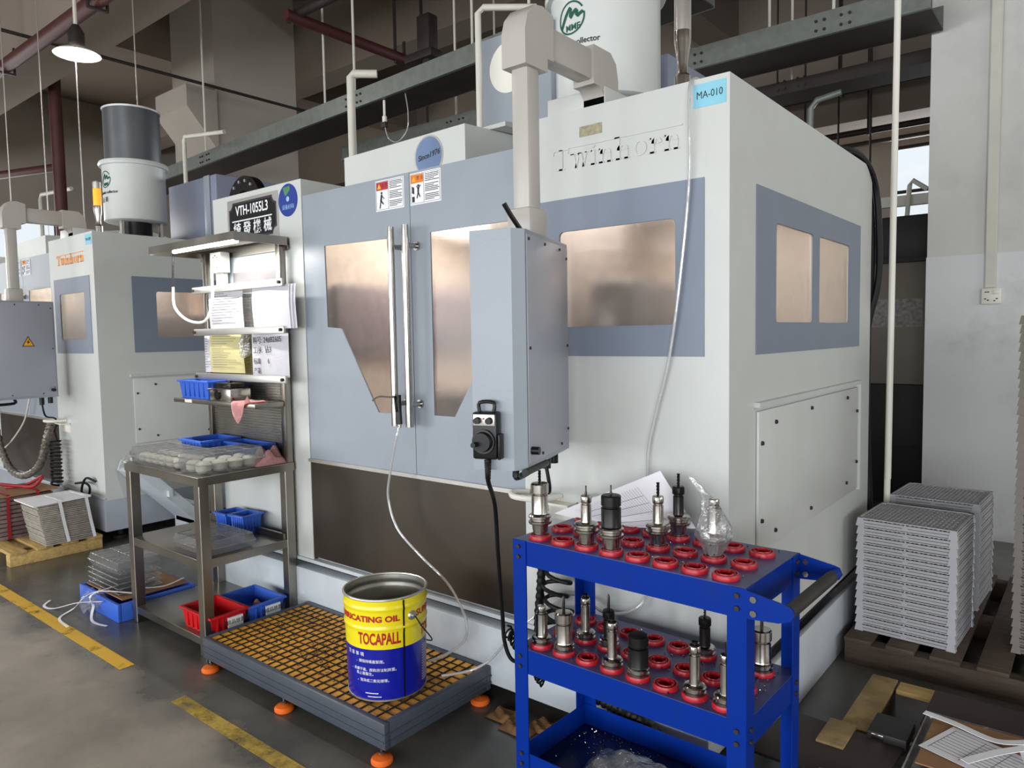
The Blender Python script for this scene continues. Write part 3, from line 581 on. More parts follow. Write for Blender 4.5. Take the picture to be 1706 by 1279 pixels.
    for side, out, hole in ((0, rect(-2.366, -1.540, .953, 2.362), hl), (1, rect(-1.536, -.883, .953, 2.362), hr)):
        d = O('sliding_door', MB().plate(out, [hole], XZ(.004), (0, .008, 0)), M['blue']); O('door_frame_bar', MB().box(out[0][0] + .002, out[1][0] - .002, .016, .032, 2.12, 2.36).box(out[0][0] + .002, out[1][0] - .002, .016, .032, .955, 1.2), M['blue'], d)
        xs = [p[0] for p in hole]
        O('door_window', MB().plate([(min(xs) - .02, 1.215), (max(xs) + .02, 1.215), (max(xs) + .02, 2.10), (min(xs) - .02, 2.10)], [], XZ(.012), (0, .004, 0)), M['pane'], d)
        hx = -1.594 if side == 0 else -1.497
        hb = MB().cyl((hx, -.07, 1.19), (hx, -.07, 2.11), .0165, 20)
        for z in (1.29, 2.02): hb.cyl((hx, -.07, z), (hx, .004, z), .012, 14); hb.cyl((hx, -.006, z), (hx, .005, z), .02, 16)
        hb.cyl((hx, -.07, 1.188), (hx, -.07, 1.29), .0182, 20)
        O('door_handle', hb, M['chrome'], d)
        x0, x1, hc = ((-1.771, -1.573, M['signred']), (-1.531, -1.333, M['signorange']))[side]
        s = O('warning_sticker', MB().box(x0, x1, .0015, .004, 2.207, 2.351), M['inkwhite'], d)
        bm_ = MB(); T = FX(0, .0012, 0); k = MB(); wd = x1 - x0
        add_flat(bm_, rect(x0 + .008, x0 + wd * .44, 2.305, 2.343), T); O('sticker_header', bm_, hc, d)
        y = MB(); add_flat(y, [(x0 + .014, 2.311), (x0 + .042, 2.311), (x0 + .028, 2.336)], FX(0, 0, 0)); O('warning_triangle', y, M['yelsign'], d)
        T = FX(0, .0005, 0); add_text(k, '警 告' if side else '危 险', .02, T @ Matrix.Translation((x0 + .066, 2.325, 0)), ext=.0004)
        for i in range(16):
            z = 2.338 - i * .0076
            if i in (5, 11): continue
            x = x0 + wd * .5
            while x < x1 - .016 - (.03 if i % 4 == 3 else 0):
                wl = random.uniform(.004, .008); add_flat(k, rect(x, x + wl, z - .0017, z + .0017), T, .0005); x += wl + .002
        for z in (2.213, 2.345): add_flat(k, rect(x0 + .005, x1 - .005, z, z + .0012), T, .0005)
        for x in (x0 + .005, x0 + wd * .455, x1 - .006): add_flat(k, rect(x, x + .0012, 2.213, 2.346), T, .0005)
        mx = x0 + wd * .22
        def limb(a, b, w_=.0035): a, b = Vector(a), Vector(b); n = Vector((-(b - a).y, (b - a).x)).normalized() * w_; add_flat(k, [a + n, b + n, b - n, a - n], T, .0005)
        if side == 0:
            add_flat(k, circ(mx, 2.291, .006, 12), T, .0005); limb((mx, 2.284), (mx - .006, 2.252), .006); limb((mx - .006, 2.254), (mx - .014, 2.22)); limb((mx - .004, 2.254), (mx + .012, 2.238)); limb((mx, 2.28), (mx + .018, 2.262), .002)
        else:
            add_flat(k, circ(mx + .012, 2.292, .006, 12), T, .0005); limb((mx + .012, 2.285), (mx + .01, 2.262), .005); limb((mx, 2.292), (mx + .01, 2.278), .002); limb((mx + .026, 2.294), (mx + .012, 2.278), .002); limb((mx + .01, 2.262), (mx + .002, 2.235), .003); limb((mx + .012, 2.26), (mx + .022, 2.24), .003)
            add_flat(k, [(mx - .03, 2.293), (mx - .016, 2.285), (mx - .016, 2.255), (mx - .03, 2.262)], T, .0004); add_flat(k, rect(mx - .03, mx - .014, 2.22, 2.245), T, .0005)
        O('sticker_print', k, M['ink'], d)
    O('door_rail', MB().box(-2.372, -.878, -.012, .02, .935, .953), M['silver'])
    O('apron', MB().box(-2.37, -.88, .004, .03, .405, .935), M['apron'])
    O('recess_strip', MB().box(-3.24, -.04, .05, 1.85, .3, .385), M['gap'])  # dark box put in for the shade between body and base
    ledge = MB().box(-3.27, -.02, -.012, .05, .372, .39); O('drip_ledge', ledge, M['base'])
    if far: O('base', MB().box(-3.27, 0.0, -.012, 1.9, .115, .372, .01), M['farbase'])
    else: O('base', MB().box(-3.27, -.06, -.025, .2, .075, .335, .008), M['base']); O('base_plinth', MB().box(-3.25, -.14, .2, 1.85, .075, .30), M['base'])
    for x in (-3.1, -1.6, -.25):
        for y in (.2, 1.6): O('levelling_foot', MB().lathe([(.06, 0), (.06, .02), (.025, .025), (.025, .12)], (x, y, 0), 14), M['darkmetal'])
    if not far:
        O('coolant_tank', MB().box(-.02, .006, .28, 1.74, 0.0, .292, .004), M['base']); 
    # side access panel
    p0, p1 = (.226, 1.66)
    acc = O('access_panel', MB().box(-.0, .012, p0 + .02, p1 - .03, .785, 1.31, .006), M['white'])
    fl = MB().box(0, .022, p0, p1, 1.325, 1.343); fl.box(0, .022, p1 - .022, p1, .78, 1.325); O('panel_flange', fl, M['white'], acc)
    for y, z in ((.275, 1.19), (.275, .9), (.42, 1.255), (.42, .835), (.86, 1.27), (.86, .835), (1.42, 1.27), (1.42, .85), (1.6, 1.19), (1.6, .93)):
        O('panel_bolt', MB().cyl((.012, y, z), (.02, y, z), .009, 10, .007), M['darkmetal'], acc)
    # roof covers
    tc = MB(); tc.hexa([(-2.15, .12, 2.362), (-1.29, .12, 2.362), (-1.29, 1.4, 2.362), (-2.15, 1.4, 2.362)], [(-2.15, .12, 2.545), (-1.29, .12, 2.56), (-1.29, 1.4, 2.62), (-2.15, 1.4, 2.62)])
    cv = O('roof_cover', tc, M['white']); O('cover_lid', MB().hexa([(-1.86, .3, 2.57), (-1.2, .3, 2.57), (-1.2, 1.2, 2.62), (-1.86, 1.2, 2.62)], [(-1.86, .3, 2.58), (-1.2, .3, 2.59), (-1.3, 1.0, 2.70), (-1.7, 1.0, 2.68)]), M['white'], cv)
    if not far:
        ds = MB(); add_flat(ds, circ(-1.522, 2.452, .094, 40, .098), FX(0, .119, 0), .002); O('round_emblem', ds, M['silver'], cv)
        ds = MB(); add_flat(ds, circ(-1.522, 2.452, .086, 40, .09), FX(0, .117, 0), .001); O('round_emblem', ds, M['discblue'], cv)
        tx = MB(); add_text(tx, 'Since1976', .036, FX(-1.52, .1155, 2.455) @ Matrix.Rotation(.12, 4, 'Z'), bold=.0005, shear=.25); O('emblem_lettering', tx, M['ink'], cv)
    jb = MB().box(-.785, -.515, .06, .42, zt, 2.538, .004); O('junction_box', jb, M['white'])
    if not far:
        cc = O('column_cover', MB().box(-1.52, -1.08, .5, 1.0, 2.362, 3.09, .01), M['blue'])
        ds = MB(); add_flat(ds, circ(-1.33, 2.92, .125, 40), FX(0, .4985, 0), .004); O('cover_disc', ds, M['whiteplastic'], cc)
        O('rear_cover', MB().box(-1.25, -.78, 1.1, 1.6, zt, 3.02, .01), M['purple'])
    else:
        O('rear_cover', MB().box(-1.2, -.30, 1.2, 1.9, zt, 3.12, .01), M['purple']); O('cover_fold', MB().box(-.5, -.40, 1.185, 1.2, zt, 3.12, .004), M['blue'])
    # tool magazine disc
    mg = MB(); mc = Vector((-3.28, .85, 2.62)) if far else Vector((-3.62, .45, 2.52))
    prof = [(.10, -.03), (.2, -.03), (.2, .03), (.10, .03), (.10, -.03)]
    mg.lathe(prof, (0, 0, 0), 40, T=Matrix.Translation(mc) @ Matrix.Rotation(math.radians(90), 4, 'X'), caps=False); md = O('magazine_disc', mg, M['black'])
    O('magazine_axle', MB().cyl(mc, (-3.2, mc.y + .1, 2.40), .03), M['darkmetal'], md)
    for k in range(14):
        a = 2 * math.pi * k / 14; p = mc + Vector((.165 * math.cos(a), -.03, .165 * math.sin(a))); O('magazine_bolt', MB().cyl(p, p + Vector((0, -.012, 0)), .011, 8), M['silver'], md)
    # signal light
    sl = O('signal_light', MB().lathe([(.036, 0), (.036, .012), (.031, .014), (.031, .075), (.021, .085), (.019, .12), (.031, .2), (.031, .235)], (-.24, .15, zt), 20), M['chrome'])
    O('signal_lens', MB().lathe([(.0305, .235), (.0305, .36), (.028, .37)], (-.24, .15, zt), 20), M['amber'] if far else M['silver'], sl)
    O('signal_cap', MB().lathe([(.031, .37), (.031, .42), (.02, .43)], (-.24, .15, zt), 20), M['silver'], sl)
    # arm
    ax = -.565; arm = MB().box(ax - .036, ax + .036, -.33, .02, 2.547, 2.66, .012)
    arm.box(ax - .036, ax + .036, -.403, -.333, 1.95, 2.52, .012); am = O('support_arm', arm, M['beige'])
    el = MB()
    prof2 = [(-.43, 2.49), (-.306, 2.49), (-.306, 2.535), (-.27, 2.535), (-.27, 2.685), (-.33, 2.70), (-.38, 2.69), (-.415, 2.65), (-.43, 2.6)]
    el.prism([(ax - .05, y, z) for y, z in prof2], (.1, 0, 0)); O('elbow', el, M['beige'], am, ang=60)
    el = MB(); prof2 = [(-.01, 2.53), (.03, 2.53), (.06, 2.50), (.06, zt), (.165, zt), (.165, 2.58), (.15, 2.64), (.11, 2.672), (-.01, 2.672)]
    el.prism([(ax - .046, y, z) for y, z in prof2], (.092, 0, 0)); O('elbow', el, M['beige'], am, ang=60)
    co = MB().box(ax - .05, ax + .05, -.42, -.316, 1.925, 2.03, .012); O('collar', co, M['beige'], am)
    # control box
    rz = math.radians(18.4 if not far else 5.0); uu = Vector((-math.sin(rz), math.cos(rz), 0)); ww = Vector((-math.cos(rz), -math.sin(rz), 0))
    n0 = Vector((-.593, -.368, 0)) - uu * .25 - ww * .09
    T = Matrix(((-ww.x, uu.x, 0, n0.x), (-ww.y, uu.y, 0, n0.y), (0, 0, 1, 0), (0, 0, 0, 1)))
    bx = MB(); pl = [(0, .03), (-.035, 0), (-.175, 0), (-.175, .5), (0, .5)]
    bx.prism([T @ Vector((a, b, 1.172)) for a, b in pl], (0, 0, .762)); cb = O('control_box', bx, M['blue'])
    O('rear_panel', MB().box(0, .004, .04, .49, 1.19, 1.92, .001, T=T), mat('pale_slate_panel', rgb(158, 162, 172), .36, var=.02), cb)
    for y, z in ((.055, 1.905), (.22, 1.905), (.39, 1.905), (.475, 1.88), (.055, 1.56), (.475, 1.56), (.475, 1.25), (.39, 1.205), (.17, 1.205)):
        O('screw', MB().cyl(T @ Vector((.004, y, z)), T @ Vector((.008, y, z)), .005, 8), M['darkmetal'], cb)
    yk = .06 if not far else .46
    O('latch_knob', MB().cyl(T @ Vector((.004, yk, 1.23)), T @ Vector((.03, yk, 1.23)), .013, 14), M['black'], cb)
    hd = MB().tube([T @ Vector(p) for p in ((-.05, .06, 1.172), (-.05, .06, 1.14), (-.05, .2, 1.14), (-.05, .2, 1.172))], .011, 10, 4); O('grab_handle', hd, M['black'], cb)
    pg = MB().cyl(T @ Vector((-.06, .40, 1.172)), T @ Vector((-.06, .40, 1.11)), .018, 12); pg.cyl(T @ Vector((-.05, .46, 1.172)), T @ Vector((-.05, .46, 1.12)), .018, 12); O('cable_gland', pg, M['black'], cb)
    k0 = T @ Vector((-.06, .40, 1.12)); O('control_cable', MB().tube([k0, k0 + Vector((.0, .02, -.1)), Vector((-.74, -.075, .98)), Vector((-.75, -.05, .93))], .007, 8, 6), M['rubber'], cb)
    if far:
        s = MB(); T3 = T @ frame((.005, .3, 1.62), (0, 1, 0), (0, 0, 1)); add_flat(s, [(-.045, -.04), (.045, -.04), (0, .042)], T3); O('hazard_triangle', s, M['ink'], cb)
        s = MB(); add_flat(s, [(-.035, -.034), (.035, -.034), (0, .03)], T3 @ Matrix.Translation((0, 0, .001))); O('hazard_triangle', s, M['yelsign'], cb)
        s = MB(); add_flat(s, [(.004, .014), (-.012, -.01), (-.001, -.01), (-.006, -.026), (.012, -.002), (.001, -.002), (.008, .014)], T3 @ Matrix.Translation((0, 0, .002))); O('hazard_triangle', s, M['ink'], cb)
    else:
        O('latch_lever', MB().tube([T @ Vector((-.02, .06, 1.93)), T @ Vector((-.04, .02, 1.975)), T @ Vector((-.055, .0, 2.01))], .008, 8), M['black'], cb)
        O('edge_seal', MB().tube([T @ Vector((-.0, .0, 1.168)), T @ Vector((-.0, .22, 1.163))], .012, 8), M['black'], cb)
    # raised maker's lettering
    lt = MB(); letters(lt, 'Twinhorn', .082, FX(-.715, -.004 if not far else -.003, 2.236), -.004); O('raised_lettering', lt, M['orangelit'] if far else M['white'])
    lb = MB(); add_flat(lb, rect(-.128, -.012, 2.358, 2.436), FX(0, -.0005, 0)); ml = O('number_label', lb, M['labelblue'])
    tx = MB(); add_text(tx, 'MA-010' if not far else 'MA-009', .034, FX(-.07, -.0018, 2.397), ext=.0004, xs=.85); O('number_lettering', tx, M['ink'], ml)
    if not far:
        tp = MB(); add_flat(tp, rect(-.592, -.492, 2.347, 2.386), FX(0, -.0005, 0)); O('tape_residue', tp, M['tape'])
        # nameplate
        z0, z1, x0, x1, c_ = 2.19, 2.418, -3.085, -2.6, .03
        def notch(a, b, c, d, r):
            p = []
            for cx, cz, a0 in ((b, d, 270), (a, d, 0), (a, c, 90), (b, c, 180)):
                for i in range(6): an = math.radians(a0 - 90 * i / 5); p.append((cx + r * math.cos(an), cz + r * math.sin(an)))
            return p
        pb = MB(); add_flat(pb, rect(x0 - .02, x1 + .02, z0 - .02, z1 + .006), FX(0, -.0005, 0)); mp = O('model_plate', pb, M['silver'])
        pb = MB(); add_flat(pb, notch(x0, x1, z0, z1 - .012, .04), FX(0, -.0018, 0)); O('plate_face', pb, M['ink'], mp)
        pb = MB(); add_flat(pb, notch(x0 + .012, x1 - .012, z0 + .012, z1 - .024, .036), FX(0, -.0030, 0)); O('plate_face', pb, M['black'], mp)
        tx = MB(); add_text(tx, 'VTH-1055L3', .078, FX(-2.842, -.0042, 2.352), bold=.0012, xs=.82); add_flat(tx, rect(-3.05, -2.64, 2.293, 2.300), FX(0, -.0042, 0)); O('plate_lettering', tx, M['inkwhite'], mp)
        tx = MB(); add_text(tx, '綺 發 機 械', .082, FX(-2.842, -.0042, 2.243), bold=.001); O('plate_lettering', tx, M['inkwhite'], mp)
        rb = MB(); add_flat(rb, circ(-2.489, 2.356, .088, 40), FX(0, -.0005, 0)); rs = O('round_sticker', rb, M['stickerblue'])
        rb = MB(); add_flat(rb, [(-2.53, 2.425), (-2.47, 2.43), (-2.465, 2.41), (-2.49, 2.39), (-2.505, 2.378), (-2.52, 2.395)], FX(0, -.0016, 0)); O('sticker_leaf', rb, mat('leaf_green_print', rgb(70, 130, 84), .5), rs)
        rb = MB(); add_flat(rb, circ(-2.489, 2.362, .014, 20), FX(0, -.0016, 0)); add_text(rb, '设备好码', .028, FX(-2.489, -.0016, 2.318), ext=.0004); O('sticker_print', rb, mat('pale_print', rgb(150, 190, 220), .5), rs)
        # pale inset with grey pane behind the rack
        pb = MB(); add_flat(pb, rect(-3.14, -2.55, 1.86, 2.15), FX(0, -.0005, 0)); ip = O('inset_panel', pb, mat('pale_sky_paint', rgb(186, 198, 208), .4, var=.02)); pb = MB(); add_flat(pb, rect(-3.07, -2.59, 1.88, 2.0), FX(0, -.002, 0)); O('inset_pane', pb, M['darkglass'], ip)
        # rear cables
        for k, dx in enumerate((.0, .035)):
            O('rear_cable', MB().tube([(-.3 + dx, 1.15, 2.475), (-.09 + dx, 1.5, 2.49), (-.045 + dx, 1.75, 2.475), (-.025 + dx, 1.93, 2.36), (-.01 + dx, 1.96, 2.1), (-.01 + dx, 1.95, 1.85), (-.02 + dx - .04 * k, 1.94, 1.55), (-.02 + dx - .03 * k, 1.94, 1.0), (-.02 + dx, 1.94, .4), (-.01 + dx, 1.94, 0.02)], .018, 8, 6), M['rubber'])
    # hose bracket
    hbk = MB().tube([(-.86, -.0, .95), (-.9, -.06, .955), (-.84, -.12, .955), (-.74, -.1, .955), (-.7, -.0, .955)], .012, 8, 6); hbk.box(-.80, -.62, -.07, 0, .93, .938); hbk.box(-.80, -.62, -.006, 0, .86, .94)
    O('hose_bracket', hbk, M['whiteplastic'])
    return t
machine(0.0, False); machine(-5.05, True)
drum('mist_collector', 'large pale drum mist collector on the roof of the middle machine', 0.0, False)
drum('mist_collector', 'pale drum mist collector with grey filter top on the far left machine', -5.05, True)
# ------------------------------------------------------------------ stainless rack
BX0, BX1, BY0, BY1 = -3.32, -2.50, -.57, -.02
t = thing('workbench', 'stainless steel rack with shelves, perforated back and lit hood', 'rack', ((BX0 + BX1) / 2, (BY0 + BY1) / 2, 0))
for x in (BX0, BX1 - .055):
    for y in (BY0, BY1 - .055): obj('leg', MB().box(x, x + .055, y, y + .055, 0, .914, .003, seg=1), M['bench'], t)
for x in (BX0, BX1 - .04): obj('upright', MB().box(x, x + .04, BY1 - .04, BY1, .921, 2.13, .003), M['bench'], t)
for zt, th, e in ((.921, .045, .003), (.496, .045, -.003), (.095, .04, -.003)):
    s = MB().box(BX0 - e, BX1 + e, BY0 - e, BY1 + e, zt - .006, zt, .001)
    s.box(BX0 - e, BX1 + e, BY0 - e, BY0 - e + .004, zt - th, zt - .006); s.box(BX0 - e, BX1 + e, BY1 + e - .004, BY1 + e, zt - th, zt - .006); s.box(BX0 - e, BX0 - e + .004, BY0 - e + .004, BY1 + e - .004, zt - th, zt - .006); s.box(BX1 + e - .004, BX1 + e, BY0 - e + .004, BY1 + e - .004, zt - th, zt - .006)
    obj('shelf_deck', s, M['bench'], t)
obj('back_rail', MB().box(BX0 + .01, BX1 - .01, BY1 - .075, BY1 - .06, .497, .53), M['bench'], t)
bp = obj('perforated_back', MB().box(BX0 + .04, BX1 - .04, BY1 - .022, BY1 - .019, .93, 1.9), M['perf'], t)
u = obj('upper_shelf', MB().box(-3.39, -2.505, -.24, -.062, 1.235, 1.262, .004), M['bench'], t)
obj('shelf_tag', MB().box(-3.25, -3.17, -.2415, -.240, 1.24, 1.258), M['whiteplastic'], u)
for z in (1.906, 1.653, 1.385):
    b = obj('clip_bar', MB().box(-3.37, -2.42, -.105, -.092, z - .02, z + .02, .002), M['silver'], t)
    for x in (-3.35, -2.44): obj('bar_knob', MB().cyl((x, -.105, z), (x, -.118, z), .009, 10), M['darkmetal'], b)
hood = MB().box(-3.41, -2.48, -.337, -.015, 2.15, 2.156); hood.box(-3.41, -2.48, -.337, -.333, 2.115, 2.15); hood.box(-2.484, -2.48, -.333, -.015, 2.11, 2.15); hood.box(-3.41, -3.406, -.333, -.015, 2.11, 2.15); hood.box(-3.41, -2.48, -.02, -.015, 2.09, 2.15)
hd = obj('hood', hood, M['bench'], t)
obj('inner_rib', MB().box(-3.4, -2.49, -.12, -.1, 2.135, 2.15), M['bench'], hd)
lt = obj('tube_light', MB().box(-3.27, -2.57, -.275, -.245, 2.134, 2.149, .004), M['whiteplastic'], t)
obj('light_tube', MB().cyl((-3.26, -.26, 2.122), (-2.58, -.26, 2.122), .011, 14), M['tubelamp'], lt)
_l = area_light('tube_light_glow', (-2.92, -.26, 2.098), (0, 0, 0),   .66, .03, 15, (1, .98, .92)); _l.parent = t; _l.matrix_parent_inverse = WM[t.name].inverted()
sb = obj('socket_box', MB().box(-3.17, -3.05, -.09, -.03, 2.0, 2.12, .004), M['whiteplastic'], t)
hs = MB()
for dx, dz in ((-.02, .03), (.02, .03), (-.02, -.03), (.02, -.03), (0, .04)): hs.box(-3.11 + dx - .004, -3.11 + dx + .004, -.092, -.089, 2.06 + dz - .003, 2.06 + dz + .003)
obj('socket_slot', hs, M['black'], sb); obj('cable_duct', MB().box(-3.155, -3.08, -.06, -.03, 1.9, 2.0, .002), M['whiteplastic'], sb)
cb = MB().tube([(-3.27, -.26, 2.12), (-3.285, -.26, 2.0), (-3.29, -.26, 1.92)], .006, 8, 4); obj('lamp_cord', cb, M['rubber'], lt)
cb = MB().tube([(-3.29, -.26, 1.92), (-3.30, -.25, 1.8), (-3.2, -.22, 1.72), (-3.08, -.18, 1.72), (-3.05, -.15, 1.85), (-3.08, -.13, 2.02), (-3.12, -.1, 2.03)], .008, 8, 6); obj('white_cord', cb, M['whiteplastic'], lt)
# papers clipped to the back
def paper(name, label, x0, x1, z0, z1, y, m, lines, curl=.012, head=None):
    t = thing(name, label, 'paper', ((x0 + x1) / 2, y, z0))
    f = lambda u, v: (x0 + (x1 - x0) * u, y - .01 - curl * math.sin(v * 2.6) * (1 - v) - .004 * math.sin(u * 5), z1 + (z0 - z1) * v)
    obj('leaf', MB().sheet(f, 8, 10, .001), m, t)
    k = MB()
    for i in range(lines):
        v = .08 + .84 * i / max(lines, 1); w = random.uniform(.3, .85)
        pts = [f(.08 + (w) * a / 6, v) for a in range(7)]
        for a, b in zip(pts, pts[1:]): k.prism([(a[0], a[1] - .002, a[2]), (b[0], b[1] - .002, b[2]), (b[0], b[1] - .002, b[2] - .0025), (a[0], a[1] - .002, a[2] - .0025)], (0, -.0003, 0))
    if lines: obj('printed_rule', k, M['ink'] if m is not M['paperyel'] else mat('brown_ink', rgb(120, 108, 84), .7), t)
    return t
paper('work_sheet', 'ruled white form clipped upper left on the rack back', -3.228, -2.86, 1.672, 1.896, -.062, M['paper'], 12)
for i in range(3): paper('work_sheet', ['top blank white sheet clipped upper right on the rack back', 'middle blank sheet of the bundle clipped upper right on the rack', 'rearmost curling blank sheet of the upper right bundle on the rack'][i], -2.733 + i * .015, -2.385 + i * .02, 1.66, 1.896, -.075 + i * .006, M['paper'], 0, .014)
paper('work_sheet', 'pale yellow ruled form clipped lower left on the rack back', -3.236, -2.867, 1.41, 1.645, -.064, M['paperyel'], 14)
paper('work_sheet', 'narrow strip of white printed sheet left of the yellow form', -3.315, -3.242, 1.41, 1.632, -.058, M['paper'], 12, .002)
w = paper('work_sheet', 'white sheet with handwritten part number clipped lower right on the rack', -2.775, -2.425, 1.395, 1.635, -.066, M['paper'], 0, .002)
k = MB()
for s, x, z, sz in (('料号: 24#B2605', -2.755, 1.595, .042), ('工序:  钻3', -2.755, 1.54, .042), ('标准      6', -2.755, 1.478, .038), ('产能', -2.755, 1.425, .038)): add_text(k, s, sz, FX(x, -.0835, z) @ Matrix.Rotation(.03, 4, 'Z'), align='LEFT', ext=.0003)
obj('handwriting', k, M['ink'], w)
bg = MB(); bg.sheet(lambda u, v: (-2.9 + .1 * u + .01 * math.sin(9 * v), -.075 - .03 * math.sin(math.pi * u) * (.4 + v * .6) + .006 * math.sin(23 * u * v), 1.665 - .155 * v + .012 * math.sin(7 * u)), 14, 14, .001)
tag(base_origin(obj('plastic_bag', bg, M['film'])), 'crumpled clear bag pinned between the papers on the rack back', 'bag')
# bins
def bin_(name, label, x0, x1, y0, y1, z0, z1, m, tagw=None, rz=0.0, group=None, ribs=6):
    cx, cy = (x0 + x1) / 2, (y0 + y1) / 2
    t = thing(name, label, 'bin', (cx, cy, z0), rz, group)
    hx, hy, h = (x1 - x0) / 2, (y1 - y0) / 2, z1 - z0; q = .9
    b = MB(); T = WM[t.name]
    o0 = [(-hx * q, -hy * q, 0), (hx * q, -hy * q, 0), (hx * q, hy * q, 0), (-hx * q, hy * q, 0)]; o1 = [(-hx, -hy, h), (hx, -hy, h), (hx, hy, h), (-hx, hy, h)]
    th = .004
    i1 = [(p[0] - math.copysign(th, p[0]), p[1] - math.copysign(th, p[1]), h) for p in o1]; i0 = [(p[0] - math.copysign(th, p[0]), p[1] - math.copysign(th, p[1]), th) for p in o0]
    V = [[b.b.verts.new(T @ Vector(p)) for p in l] for l in (o0, o1, i1, i0)]
    for a, c in zip(V, V[1:]):
        for i in range(4): b.b.faces.new((a[i], a[(i + 1) % 4], c[(i + 1) % 4], c[i]))
    b.b.faces.new(V[0][::-1]); b.b.faces.new(V[3])
    obj('tub', b, m, t)
    r = MB(); w = .012
    r.box(-hx - w, hx + w, -hy - w, -hy, h - .012, h, .002, T=T); r.box(-hx - w, hx + w, hy, hy + w, h - .012, h, .002, T=T); r.box(-hx - w, -hx, -hy, hy, h - .012, h, .002, T=T); r.box(hx, hx + w, -hy, hy, h - .012, h, .002, T=T)
    obj('rim', r, m, t); r = MB()
    for i in range(1, ribs):
        x = -hx * .95 + 2 * hx * .95 * i / ribs; y = -hy * .95 + 2 * hy * .95 * i / ribs
        r.box(x - .004, x + .004, -hy * .99 - .002, -hy * .93, .01, h - .01, T=T); r.box(hx * .93, hx * .99 + .002, y - .004, y + .004, .01, h - .01, T=T)
    obj('rib', r, m, t)
    if tagw:
        p = MB().box(hx * .99, hx * 1.02 + .004, -hy * .1, hy * .75, h * .25, h * .75, T=T); g = obj('name_tag', p, M['inkwhite'], t)
        x = MB(); add_text(x, tagw, .026, T @ frame((hx * 1.02 + .0045, hy * .33, h * .5), (0, 1, 0), (0, 0, 1)), ext=.0004); obj('tag_print', x, M['ink'], g)
    return t
bin_('parts_bin', 'blue plastic bin at the left end of the upper shelf of the rack', -3.36, -3.02, -.215, -.06, 1.262, 1.37, M['binblue'])
bin_('parts_bin', 'left blue bin standing behind the clear trays on the rack table', -3.2, -2.97, -.30, -.07, .921, 1.035, M['binblue'])
bin_('parts_bin', 'right blue bin standing behind the clear trays on the rack table', -2.93, -2.63, -.17, -.06, .921, 1.025, M['binblue'])
bin_('parts_bin', 'left small blue bin on the middle shelf of the rack', -3.05, -2.935, -.19, -.06, .496, .6, M['binblue'])
bin_('parts_bin', 'right small blue bin, turned aside, on the middle shelf of the rack', -2.90, -2.785, -.18, -.055, .496, .605, M['binblue'], rz=.1)
bin_('parts_bin', 'red plastic bin on the bottom shelf of the rack', -2.79, -2.49, -.54, -.345, .095, .2, M['binred'], '不良品放置区')
bin_('parts_bin', 'blue bin with tag and cloth on the bottom shelf beside the red one', -2.78, -2.49, -.325, -.12, .095, .195, M['binblue'], '半成品放置区')
# vise block
t = thing('fixture_block', 'grey steel fixture block with dark clamp on the upper shelf of the rack', 'fixture', (-2.89, -.16, 1.262))
obj('body', MB().box(-2.99, -2.77, -.225, -.1, 1.262, 1.33, .003), M['toolsteel'], t); obj('clamp_plate', MB().box(-2.975, -2.81, -.2, -.11, 1.33, 1.36, .003), M['darksteel'], t)
obj('dial', MB().cyl((-2.9, -.225, 1.295), (-2.9, -.232, 1.295), .028, 24), M['darksteel'], t); obj('clamp_pin', MB().cyl((-2.9, -.15, 1.36), (-2.9, -.15, 1.372), .012), M['black'], t)
obj('lever', MB().cyl((-2.985, -.235, 1.325), (-2.93, -.24, 1.33), .008, 10), M['chrome'], t)
tag(base_origin(obj('drill_pin', MB().cyl((-2.755, -.2, 1.268), (-2.70, -.19, 1.268), .006, 10), M['black'])), 'small black pin lying beside the fixture block on the upper shelf', 'tool')
def rag(label, f, nu=16, nv=12, t=.004): tag(base_origin(obj('cleaning_rag', MB().sheet(f, nu, nv, t), M['pink'], ang=80)), label, 'rag')
rag('pink rag hanging over the front edge of the upper rack shelf', lambda u, v: (-2.72 + .2 * u * (1 - .3 * max(0, .5 - v)), -.13 - .12 * min(1, (1 - v) * 1.6) - .008 * math.sin(9 * u), 1.267 + .004 * math.sin(14 * u) - (.12 * max(0, (.4 - v) / .4) * (1 - abs(2 * u - .7)) if v < .4 else 0)))
rag('crumpled pink rag at the right end of the rack table', lambda u, v: (-2.61 + .105 * u, -.24 + .2 * v, .924 + .10 * min(1, 2.2 * math.sin(math.pi * u) * math.sin(math.pi * v)) * (.62 + .38 * math.sin(10 * u + 5 * v) * math.sin(8 * v + 2))))
rag('small pink rag lying in the blue bin on the bottom shelf', lambda u, v: (-2.66 + .12 * u, -.28 + .1 * v, .105 + .075 * math.sin(math.pi * u) * math.sin(math.pi * v) * (.8 + .4 * math.sin(9 * u + 4 * v))), 10, 8)
